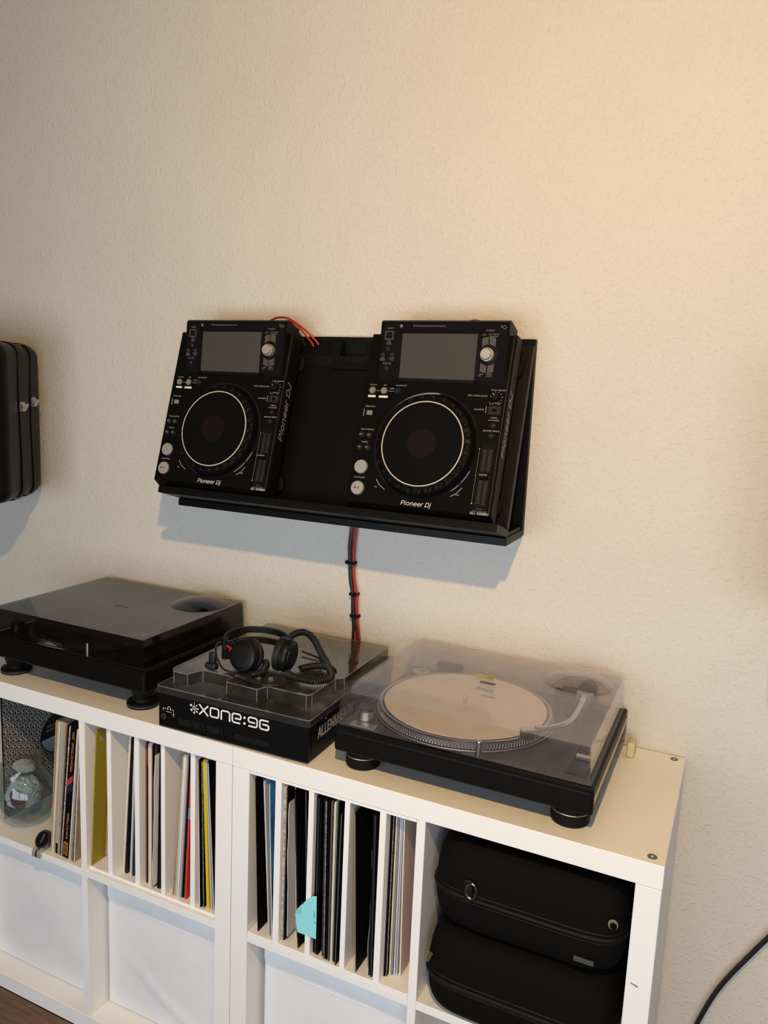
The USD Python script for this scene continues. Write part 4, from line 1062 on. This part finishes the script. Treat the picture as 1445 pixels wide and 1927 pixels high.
# ------------------------------------------------------------------ media players
def player(label, X):
    t = thing('media_player', label, 'media player', matrix=board_matrix(X))
    hw = .1480
    F = .0655                                                   # deck face
    def xs(poly, x0, x1):                                       # poly in (s, n)
        return xprof(poly, x0, x1)
    obj(t, 'lower_case', xs([(.022, .013), (.022, .034), (.360, .034), (.360, .013)], -hw + .013, hw - .013), 'rubber_black')
    up = xs([(.0175, .033), (.0175, .046), (.0270, F - .0008), (.0278, F), (.3655, F), (.3665, F - .001), (.3690, .033)], -hw, hw)
    cutl = box(-hw - .01, -hw + .0012, -1, 1, -1, 1)
    obj(t, 'case', up, 'player_black')
    obj(t, 'edge_highlight', box(hw - .0060, hw - .0054, .0278, .3650, F, F + .0003), 'scale_grey', label='thin painted highlight along the right edge')  # grey strip stands in for the highlight on the bevel
    # raised screen housing (flush at its foot)
    slope = .1875; s0, s1 = .270, .3835
    fn = lambda s: F + (s - s0) * slope
    ux0, ux1 = -.1230, .1370
    hz = trimesh.convex.convex_hull(np.array([(x, s, n) for x, (s, n) in [(x, p) for x in (ux0, ux1) for p in ((s0 - .002, F - .004), (s0, F), (s1, fn(s1)), (s1 + .005, fn(s1) - .005), (s1 + .002, .036), (s0 + .06, .036))]]))
    obj(t, 'screen_housing', hz, 'player_black')
    sl = math.degrees(math.atan(slope))
    def up_(m, x, s, lift=0.0):
        """Drawn flat at the origin -> on the sloping housing face."""
        return at(m, x, s, fn(s) + lift, rx=sl)
    L = (s1 - s0 - .006) / math.cos(math.radians(sl))
    obj(t, 'glossy_panel', [up_(cbox(ux0 + .004, -.0850, 0, L, 0, .0006, .0002), 0, s0 + .003), up_(cbox(.0850, ux1 - .004, 0, L, 0, .0006, .0002), 0, s0 + .003), up_(cbox(-.0850, .0850, L - .014, L, 0, .0006, .0002), 0, s0 + .003)], 'gloss_black')
    obj(t, 'screen_bezel', [up_(cbox(-.0850, -.0762, -.002, L - .016, 0, .0022, .0004), 0, s0 + .003), up_(cbox(.0772, .0850, -.002, L - .016, 0, .0022, .0004), 0, s0 + .003), up_(cbox(-.0850, .0850, -.002, .0045, 0, .0022, .0004), 0, s0 + .003), up_(cbox(-.0850, .0850, L - .0190, L - .0150, 0, .0022, .0004), 0, s0 + .003)], 'player_side')
    obj(t, 'screen', up_(cbox(-.0760, .0770, .0046, L - .0190, .0000, .0012, .0001), 0, s0 + .003), 'screen_reflection_grey', label='switched off touch screen with a grey reflection painted in')
    # panel print
    pw = []
    def pt(s_, h, x, s, al='c', bold=False):
        pw.append(up_(text(s_, h, x, 0, .0006, .0003, bold, al), 0, s))
    pt('REMIX', .0028, -.1035, .3700); pt('MP3/AAC/WAV/AIFF/FLAC/ALAC', .0028, -.0190, .3745)
    pt('STANDBY', .0026, .1000, .3670); pt('BACK', .0028, .0880, .3592); pt('TAG TRACK', .0026, .1075, .3602); pt('/REMOVE', .0026, .1075, .3562)
    pt('USB', .0030, -.1040, .3440); pt('STOP', .0030, -.1040, .3400); pt('TIME', .0028, -.1150, .3130); pt('MODE', .0028, -.1150, .3095); pt('AUTO', .0028, -.0950, .3135); pt('CUE', .0028, -.0950, .3100); pt('QUANTIZE', .0026, -.1045, .3030)
    pt('LINK/USB', .0026, .0850, .2880); pt('INFO', .0026, .0850, .2845); pt('MENU', .0028, .1050, .2880); pt('UTILITY', .0024, .1050, .2845)
    pw += [up_(m, x, s, .0006) for m, x, s in ((prism(sg.Point(0, 0).buffer(.0030), 0, .0002), -.0800, .3755), (prism(sg.Point(0, 0).buffer(.0030).boundary.buffer(.0004), 0, .0002), .1270, .3740), (prism(sg.box(-.0008, -.002, .0008, .002), 0, .0002), .1210, .3755), (prism(sg.Polygon([(0, 0), (.003, .0035), (.006, 0), (.003, .001)]), 0, .0002), -.0560, .3745), (prism(sg.Polygon([(-.003, 0), (.003, 0), (0, .004)]), 0, .0002), -.1040, .3485))]
    obj(t, 'panel_print', pw, 'print_grey', kind='stuff')
    # usb port, small buttons
    us = obj(t, 'usb_port', up_(prism(rrect(-.0092, .0092, -.0085, .0085, .0015).difference(sg.box(-.0070, -.0062, .0070, .0062)), 0, .0018), -.1040, .3575, .0004), 'button_grey')
    obj(us, 'usb_slot', up_(box(-.0062, .0062, -.0018, .0030, 0, .0012), -.1040, .3575, .0004), 'rubber_black')
    for x, s in ((-.1045, .3315), (-.1150, .3205), (-.0950, .3205), (-.1050, .2945)):
        obj(t, 'panel_button', up_(lathe([(0, 0), (.0042, 0), (.0040, .0018), (.0032, .0024), (0, .0024)], 20), x, s, .0006), 'button_dark', smooth=30)
    rx_, rs = .1000, .3240
    rot = obj(t, 'rotary_knob', up_(lathe([(0, 0), (.0128, 0), (.0128, .0070), (.0122, .0110), (.0108, .0112), (.0100, .0100), (.0094, .0160), (.0088, .0166), (0, .0166)], 36), rx_, rs, .0006), 'brushed_button', smooth=30)
    obj(rot, 'knob_base', up_(lathe([(.0128, 0), (.0188, 0), (.0188, .0010), (.0128, .0010)], 40), rx_, rs, .0006), 'rubber_black')
    obj(rot, 'knob_grip', up_(prism(unary_union([sg.Point(.0107 * math.cos(a), .0107 * math.sin(a)).buffer(.0007, quad_segs=2) for a in np.linspace(0, 2 * math.pi, 24, endpoint=False)]), .0110, .0118), rx_, rs, .0006), 'steel_dark')
    ann = sg.Point(0, 0).buffer(.0335, quad_segs=16).difference(sg.Point(0, 0).buffer(.0192, quad_segs=16))
    for q in (sg.box(-.0135, 0, -.0008, .04), sg.box(.0008, 0, .0135, .04), sg.box(-.0135, -.04, -.0008, 0), sg.box(.0008, -.04, .0135, 0)):
        obj(t, 'menu_button', up_(prism(ann.intersection(q).buffer(-.0003), 0, .0018), rx_, rs, .0006), 'button_grey')
    # jog wheel
    jx, js = 0.0, .1472
    obj(t, 'jog_recess', at(lathe([(.0985, -.001), (.1050, -.001), (.1050, .0012), (.1035, .0020), (.1020, .0014), (.0985, .0004)], 96), jx, js, F), 'gloss_black', smooth=35)
    wh = t2m(lathe([(0, 0), (.0980, 0), (.0985, .004), (.0975, .010), (.0950, .0145), (.0910, .0168), (.0850, .0178), (.0835, .0182), (0, .0182)], 128))
    dm = manifold3d.Manifold.batch_boolean([manifold3d.Manifold.sphere(.0105, 20).translate((.0915 * math.cos(a), .0915 * math.sin(a), .0238)) for a in np.linspace(0, 2 * math.pi, 26, endpoint=False)], manifold3d.OpType.Add)
    jw = obj(t, 'jog_wheel', at(m2t(wh - dm), jx, js, F + .0008), 'player_black', smooth=25)
    obj(jw, 'jog_ring', at(lathe([(.0795, .0180), (.0798, .0192), (.0818, .0192), (.0822, .0180)], 128), jx, js, F + .0008), 'ring_white', label='pale ring around the jog plate')
    obj(jw, 'jog_plate', at(lathe([(0, 0), (.0790, 0), (.0788, .0016), (.0300, .0016), (.0296, .0010), (0, .0010)], 96), jx, js, F + .0190), 'jog_top', smooth=20)
    obj(jw, 'jog_display', at(lathe([(0, 0), (.0292, 0), (.0292, .0009), (0, .0009)], 48), jx, js, F + .0200), 'jog_red', label='dark reddish centre display')
    # buttons on the deck
    def rbutton(name, x, s, r, h, mat):
        b = obj(t, name, at(lathe([(0, 0), (r + .0012, 0), (r + .0012, .0010), (r, .0010), (r, h - .0010), (r - .0008, h), (0, h + .0003)], 36), x, s, F), mat, smooth=30)
        obj(b, 'button_collar', at(lathe([(r + .0004, 0), (r + .0022, 0), (r + .0022, .0016), (r + .0012, .0020), (r + .0004, .0016)], 36), x, s, F), 'rubber_black', smooth=30)
        return b
    rbutton('loop_button', -.1285, .2507, .0066, .0040, 'button_pale'); rbutton('loop_button', -.1035, .2507, .0066, .0040, 'button_pale')
    rbutton('loop_exit_button', -.0745, .2510, .0052, .0040, 'button_dark')
    for x, s in ((-.1365, .1605), (-.1197, .1600), (-.1360, .1350), (-.1195, .1352)):
        rbutton('search_button', x, s, .0052, .0045, 'button_dark')
    cu = rbutton('cue_button', -.1255, .0965, .0134, .0060, 'brushed_button')
    pb = rbutton('play_button', -.1255, .0545, .0134, .0060, 'brushed_button')
    obj(pb, 'play_symbol', [at(prism(sg.Polygon([(-.0055, -.0024), (-.0055, .0024), (-.0008, 0)]), 0, .0002), -.1255, .0545, F + .0061), at(prism(unary_union([sg.box(.0012, -.002, .0022, .002), sg.box(.0036, -.002, .0046, .002)]), 0, .0002), -.1255, .0545, F + .0061)], 'button_dark')
    for x, s in ((.1262, .1938), (.1255, .1745)):
        rbutton('tempo_button', x, s, .0040, .0030, 'button_dark')
    obj(t, 'direction_lever', [at(cbox(-.0062, .0062, -.0048, .0048, 0, .0030, .0008), -.1270, .2050, F)], 'button_pale')
    obj(t, 'direction_mark', at(cbox(-.0010, .0010, -.0072, .0072, 0, .0022, .0004), -.1395, .2050, F), 'print_grey')
    jm = obj(t, 'jog_mode_button', at(prism(rrect(-.0115, .0115, -.0080, .0080, .001).difference(sg.box(-.0085, -.0055, .0085, .0055)), 0, .0014), .1245, .2225, F), 'button_dark')
    obj(jm, 'button_key', at(prism(sg.box(-.0070, -.0046, .0070, .0046).difference(sg.box(-.0058, -.0036, .0058, .0036)), 0, .0016), .1245, .2225, F), 'button_grey')
    obj(t, 'jog_mode_mark', at(cbox(-.0008, .0008, -.0066, .0066, 0, .0016, .0003), .1085, .2230, F), 'button_pale')
    vk = obj(t, 'speed_knob', at(lathe([(0, 0), (.0078, 0), (.0072, .0100), (.0062, .0112), (0, .0112)], 24), .1245, .2470, F), 'rubber_black', smooth=30)
    obj(vk, 'knob_pointer', at(box(-.0005, .0005, .0018, .0068, 0, .0004), .1245, .2470, F + .0113, rz=38), 'print_white')
    # tempo fader
    obj(t, 'fader_plate', [box(.1115, .1365, .0345, .1590, F, F + .0003)], 'player_side')
    obj(t, 'fader_slot', box(.1232, .1248, .0440, .1520, F + .0003, F + .0005), 'rubber_black')
    tk = []
    for i in range(41):
        s = .0475 + i * .00250
        w = .0080 if i % 5 == 0 else .0068
        tk += [box(.1222 - w, .1222, s, s + .0006, F + .0003, F + .0005), box(.1258, .1258 + w, s, s + .0006, F + .0003, F + .0005)]
    obj(t, 'tempo_scale', tk, 'scale_grey')
    fk = obj(t, 'fader_knob', at(trimesh.convex.convex_hull(np.array([(x, y, z) for x, y, z in ((-.0085, -.0075, 0), (.0085, -.0075, 0), (-.0085, .0075, 0), (.0085, .0075, 0), (-.0080, -.0045, .0080), (.0080, -.0045, .0080), (-.0080, .0045, .0080), (.0080, .0045, .0080))])), .1240, .1000, F + .0005), 'rubber_black')
    obj(fk, 'knob_line', at(box(-.0080, .0080, -.0006, .0006, .0080, .0084), .1240, .1000, F + .0005), 'print_white')
    # deck print
    dp = []
    def dt(s_, h, x, s, al='c', bold=False, sx=1.0):
        dp.append(text(s_, h * .9, x, s, F, .0003, bold, al, sx=sx))
    dt('IN / CUE', .0028, -.1290, .2610); dt('OUT', .0028, -.1035, .2610); dt('RELOOP/EXIT', .0028, -.0690, .2615); dt('LOOP', .0030, -.0880, .2545)
    dp.append(box(-.1210, -.1120, .2500, .2508, F, F + .0003)); dp.append(box(-.0955, -.0820, .2500, .2508, F, F + .0003))
    obj(t, 'label_box', prism(rrect(-.1370, -.1205, .2368, .2414, .0008), F, F + .0003), 'lens_white')
    obj(t, 'label_box', prism(rrect(-.1135, -.0940, .2366, .2412, .0008), F, F + .0003), 'lens_white')
    dt('DIRECTION', .0030, -.1285, .2170); dt('TRACK SEARCH', .0030, -.1265, .1705); dt('SEARCH', .0030, -.1275, .1450); dt('PLAY/PAUSE', .0030, -.1265, .0745)
    dt('VINYL SPEED ADJUST', .0030, .1085, .2478, 'r'); dt('TOUCH / RELEASE', .0026, .1265, .2600); dt('JOG MODE', .0030, .1040, .2218, 'r'); dt('TEMPO', .0030, .1255, .2072); dt('6/10/16/WIDE', .0024, .1255, .2030)
    dt('MASTER TEMPO', .0032, .1240, .1825); dt('TEMPO', .0030, .1240, .0372); dt('MULTI PLAYER', .0028, .1245, .0332); dt('REV', .0026, -.0880, .0590); dt('FWD', .0026, .0780, .0590)
    dp.append(prism(sg.LineString([(-.0895, .0750), (-.0820, .0650), (-.0690, .0565)]).buffer(.0006), F, F + .0003)); dp.append(prism(sg.LineString([(.0650, .0560), (.0760, .0625), (.0845, .0735)]).buffer(.0006), F, F + .0003))
    for a in np.linspace(-40, 220, 9):
        r1, r2 = .0098, .0116
        c, s = math.sin(math.radians(a - 90 + 50)), math.cos(math.radians(a - 90 + 50))
        dp.append(prism(sg.LineString([(.1245 + r1 * c, .2470 + r1 * s), (.1245 + r2 * c, .2470 + r2 * s)]).buffer(.0005), F, F + .0003))
    dp.append(prism(unary_union([sg.LineString(p).buffer(.0004) for p in ([(.1130, .2375), (.1140, .2345), (.1170, .2345)], [(.1185, .2345), (.1215, .2375), (.1225, .2375)], [(.1260, .2375), (.1290, .2345)], [(.1305, .2345), (.1320, .2345), (.1345, .2375)])]), F, F + .0003))
    dp.append(prism(unary_union([sg.LineString([(.1075, .0480), (.1075, .1500)]).buffer(.00018), sg.Point(.1075, .0475).buffer(.0013), sg.Point(.1075, .1500).buffer(.0010), sg.Point(.1075, .1000).buffer(.0010)]), F, F + .0003))
    for x, s, f in ((-.1365, .1605, -1), (-.1197, .1600, 1), (-.1360, .1350, -1), (-.1195, .1352, 1)):
        dp.append(prism(unary_union([sg.Polygon([(x + o * f, s - .0012), (x + o * f, s + .0012), (x + (o + .0022) * f, s)]) for o in (-.0024, 0)] + ([sg.box(min(x + .0024 * f, x + .003 * f), s - .0012, max(x + .0024 * f, x + .003 * f), s + .0012)] if s > .15 else [])), F + .0048, F + .0050))
    obj(t, 'deck_print', dp, 'print_white', kind='stuff')
    obj(t, 'model_lettering', text_fit('XDJ-1000MK2', .0350, .0046, .1070, .0278, F, False), 'lens_white')
    obj(t, 'maker_lettering', text_fit('Pioneer Dj', .0610, .0086, -.0325, .0312, F, False, .25), 'lens_white', label='white Pioneer Dj lettering')
    sg_ = text_fit('Pioneer DJ', .124, .0150, 0, 0, 0, True, .25); v = sg_.vertices
    sg_.vertices = np.stack([hw + v[:, 2], .1350 + v[:, 0], F - .0060 - .0150 + v[:, 1] * 1.0], 1)
    # reads upwards along the right side: letter tops towards the deck face
    obj(t, 'side_lettering', sg_, 'print_grey', label='grey Pioneer DJ lettering on the right side')
    for x in (-hw + .030, hw - .019):
        for s in (.052, .318):
            f = obj(t, 'foot', at(lathe([(0, 0), (.0180, 0), (.0195, .0020), (.0195, .0110), (.0170, .0135), (0, .0135)], 32), x, s, 0), 'rubber_black', smooth=30)
    return t
pl1 = player('black media player on the right side of the wall holder', .2585)
copy_of(pl1, 'media_player', 'black media player on the left side of the wall holder', matrix=board_matrix(-.2200))

# ------------------------------------------------------------------ cables
def cable(label, pts, r, mat, n=60, name='cable', group=None):
    return single(name, tube(smoothpath(pts, n), r, 10), mat, label, 'cable', group, smooth=True)
cable('upper red cable looping out from behind the left player', [(-.190, .352, 1.535), (-.172, .349, 1.566), (-.157, .347, 1.575), (-.141, .347, 1.579), (-.121, .349, 1.577), (-.099, .352, 1.566), (-.075, .358, 1.548), (-.054, .366, 1.526), (-.044, .3700, 1.508)], .0022, 'cable_red')
cable('lower red cable looping out from behind the left player', [(-.150, .352, 1.548), (-.130, .349, 1.570), (-.107, .348, 1.568), (-.092, .350, 1.557), (-.078, .356, 1.541), (-.066, .364, 1.524), (-.060, .3690, 1.508)], .0022, 'cable_red')
cable('short black cable under the red ones behind the left player', [(-.150, .353, 1.530), (-.120, .351, 1.552), (-.104, .352, 1.553), (-.092, .360, 1.538), (-.086, .3690, 1.515)], .0026, 'cable_black')
cable('red cable arching over the top of the right player', [(.268, .352, 1.535), (.280, .350, 1.560), (.290, .348, 1.5685), (.306, .347, 1.5725), (.319, .348, 1.5690), (.332, .350, 1.556), (.338, .352, 1.530)], .0028, 'cable_red')
YC = .3835
cb = lambda dx: [(.038 + dx * .9, YC, 1.165), (.0375 + dx, YC, 1.125), (.0345 + dx, YC, 1.085), (.0360 + dx * .8, YC, 1.050), (.0395 + dx, YC, 1.012), (.0450 + dx * .6, YC, .978), (.0480 + dx, YC, .945), (.0495 + dx * .8, YC, .925)]
cable('leftmost black cable of the bundle running down the wall', cb(-.0040) + [(.0485, YC, .895), (.0470, YC, .865), (.0440, .3800, .835), (.0400, .3780, .800)], .0030, 'cable_black')
cable('middle black cable of the bundle running down the wall', [(x, y - .004, z) for x, y, z in cb(.0012)] + [(.0580, YC - .003, .895), (.0640, YC - .003, .870), (.0660, .3800, .835), (.0660, .3780, .800)], .0030, 'cable_black')
cable('rightmost red cable of the bundle running down the wall', [(.0470, YC, 1.165), (.0460, YC, 1.125), (.0430, YC, 1.085), (.0430, YC, 1.052), (.0470, YC, 1.012), (.0540, YC, .980), (.0560, YC, .945), (.0570, YC, .925), (.0620, YC + .001, .895), (.0640, YC + .003, .870), (.0630, .3840, .835), (.0620, .3840, .800)], .0028, 'cable_red')
cable('left red cable between the black ones running down the wall', [(.0395, YC - .0055, 1.165), (.0388, YC - .0050, 1.125), (.0372, YC - .0010, 1.095), (.0400, YC + .0030, 1.055), (.0430, YC + .0035, 1.012), (.0480, YC + .003, .980), (.0510, YC + .003, .945), (.0530, YC + .0030, .925), (.0545, YC - .002, .895), (.0560, YC - .002, .865), (.0540, .3810, .835), (.0520, .3810, .800)], .0024, 'cable_red')
for lab, x, z, w in (('topmost black cable clip on the wall bundle', .0365, 1.0490, .0145), ('middle black cable clip on the wall bundle', .0460, .9790, .0080), ('lowest black cable clip on the wall bundle', .0505, .9290, .0120)):
    c = thing('cable_clip', lab, 'cable clip', (x, .3929, z), group=None)
    obj(c, 'saddle', xprof([(0, -.0030), (-.016, -.0030), (-.018, -.0015), (-.018, .0015), (-.016, .0030), (0, .0030)], -.0075, .0105), 'rubber_black')
    obj(c, 'nail_head', [at(front(lathe([(0, 0), (.0028, 0), (.0028, .012), (.0018, .0135), (0, .0135)], 16)), -w + .003, 0, 0), cbox(-w, -.0070, -.0075, 0, -.0030, .0030, .0008)], 'rubber_black', smooth=30)
cable('black power cable hanging in a curve at the lower right of the wall', [(1.05, .372, .610), (.985, .374, .540), (.938, .376, .459), (.904, .377, .397), (.881, .377, .354), (.862, .377, .312), (.845, .377, .262), (.833, .378, .215), (.828, .379, .150), (.835, .381, .060), (.860, .383, .004)], .0046, 'cable_black', 90, name='power_cable')

# ------------------------------------------------------------------ speakers
def speaker(label, pos, rotz, w=.255, d=.255, h=.385, strapped=True):
    """Origin at the rear edge nearest the middle of the room, bottom; local +x to the outside."""
    t = thing('speaker', label, 'speaker', pos, rotz)
    x0, x1 = -w, 0
    r = .032
    cage = rbox(x0, x1, -d, 0, 0, h, r, 32)
    obj(t, 'cabinet', cage, 'speaker_body', smooth=50)
    zc, xc = h * .40, -w / 2
    face = at(front(prism(rrect(x0 + .030, x1 - .030, .030, h - .050, .05), 0, .004)), 0, -d + .0015, 0)
    obj(t, 'front_baffle', face, 'speaker_baffle')
    obj(t, 'baffle_groove', at(front(prism(rrect(x0 + .034, x1 - .034, .075, h - .056, .05, 8).boundary.buffer(.0008), 0, .0004)), 0, -d - .0025, 0), 'strap_black')
    obj(t, 'woofer_surround', at(front(lathe([(.068, 0), (.085, 0), (.086, .003), (.080, .008), (.072, .006), (.068, 0)], 64)), xc, -d - .0022, zc), 'rubber_black', smooth=40)
    obj(t, 'woofer_cone', at(front(lathe([(0, -.001), (.020, .006), (.030, -.002), (.069, .003), (.069, -.004), (0, -.004)], 64)), xc, -d - .0022, zc), 'cone', smooth=40)
    obj(t, 'tweeter', at(front(lathe([(.034, 0), (.036, .004), (.030, .002), (.014, -.001), (.012, .003), (0, .007), (0, 0)], 48)), xc, -d - .0022, h * .78), 'cone', smooth=40)
    obj(t, 'bass_port', [at(front(prism(rrect(-.016, .016, -.009, .009, .008), 0, .0012)), x, -d - .0022, .050) for x in (x0 + .052, x1 - .052)], 'strap_black')
    return t
SPX, SPY, SPR = -.899, .376, 30.0
sp = speaker('black studio speaker on the wall at the left edge of the picture', (SPX, SPY, 1.122), SPR)
def sp_world(x, y, z):
    a = math.radians(SPR)
    return (SPX + x * math.cos(a) - y * math.sin(a), SPY + x * math.sin(a) + y * math.cos(a), 1.122 + z)
for i, (yy, lab, zb_) in enumerate(((-.150, 'front black strap around the left speaker', .232), (-.072, 'rear black strap around the left speaker', .242))):
    st = thing('strap', lab, 'strap', (SPX, SPY, 1.122), SPR)
    w, h, r = .255, .385, .032
    rr_ = np.array(rrect(-w - .0024, .0024, -.0024, h + .0024, .033, 8).exterior.coords)[:-1]
    k0 = np.argmin(np.hypot(rr_[:, 0] - .0014, rr_[:, 1] - .04)); rr_ = np.roll(rr_, -k0, 0); rr_ = np.vstack([rr_, rr_[:1]])
    dd = np.r_[0, np.cumsum(np.hypot(*np.diff(rr_, axis=0).T))]
    u = np.linspace(0, dd[-1], 140)
    px_, pz_ = np.interp(u, dd, rr_[:, 0]), np.interp(u, dd, rr_[:, 1])
    path = np.stack([px_, yy + .004 * np.sin(pz_ * 17 + i), pz_], 1)
    ctr = np.array([-w / 2, yy, h / 2])
    obj(st, 'band', ribbon(path, path - ctr, .024, .0018), 'strap_black', smooth=40)
    ys = yy + .004 * math.sin(zb_ * 17 + i)
    obj(st, 'buckle', [cbox(.0020, .0060, ys - .014, ys + .014, zb_ - .012, zb_ + .012, .001), at(cbox(0, .0022, -.013, .013, 0, .020, .0006), .0062, ys, zb_ - .010, ry=28), at(lathe([(0, 0), (.0028, 0), (.002, .002), (0, .002)], 14), .0060, ys, zb_ - .004, ry=90)], 'steel', label='silver clamp buckle')
br = thing('speaker_bracket', 'black steel bracket under the left speaker', 'bracket', (SPX, SPY, 1.122), SPR)
obj(br, 'support_plate', cbox(-.200, -.055, -.245, -.040, -.0085, -.0012, .001), 'speaker_body')
obj(br, 'wall_arm', cbox(-.150, -.110, -.060, .060, -.0300, -.0086, .002), 'speaker_body')
sr = speaker('black studio speaker on the wall just beyond the right edge', (1.128, .386, 1.082), 0.0)
br2 = thing('speaker_bracket', 'black steel bracket under the right speaker', 'bracket', (1.128, .386, 1.082))
obj(br2, 'support_plate', cbox(-.200, -.055, -.230, .0065, -.0085, -.0012, .001), 'speaker_body')
# spot lamp above the photographer
pd = thing('spot_lamp', 'black spot lamp hanging from a ceiling rod above the photographer', 'lamp', matrix=LAMP_M)
obj(pd, 'lamp_head', lathe([(.030, -.004), (.034, -.004), (.036, .010), (.036, .075), (.026, .088), (0, .090), (0, .084), (.024, .080), (.031, .070), (.030, .010), (.030, -.004)], 40), 'black_board', smooth=30)
rodp = np.array([LAMP - AIM * .090, LAMP - AIM * .115 + (0, 0, .03), LAMP - AIM * .120 + (0, 0, .2), np.r_[(LAMP - AIM * .120)[:2], ZC]])
Mi = np.array([[lx_ @ (q - LAMP), ly_ @ (q - LAMP), lz_ @ (q - LAMP)] for q in rodp])
obj(pd, 'rod', tube(Mi, .006, 10), 'black_board', smooth=30)
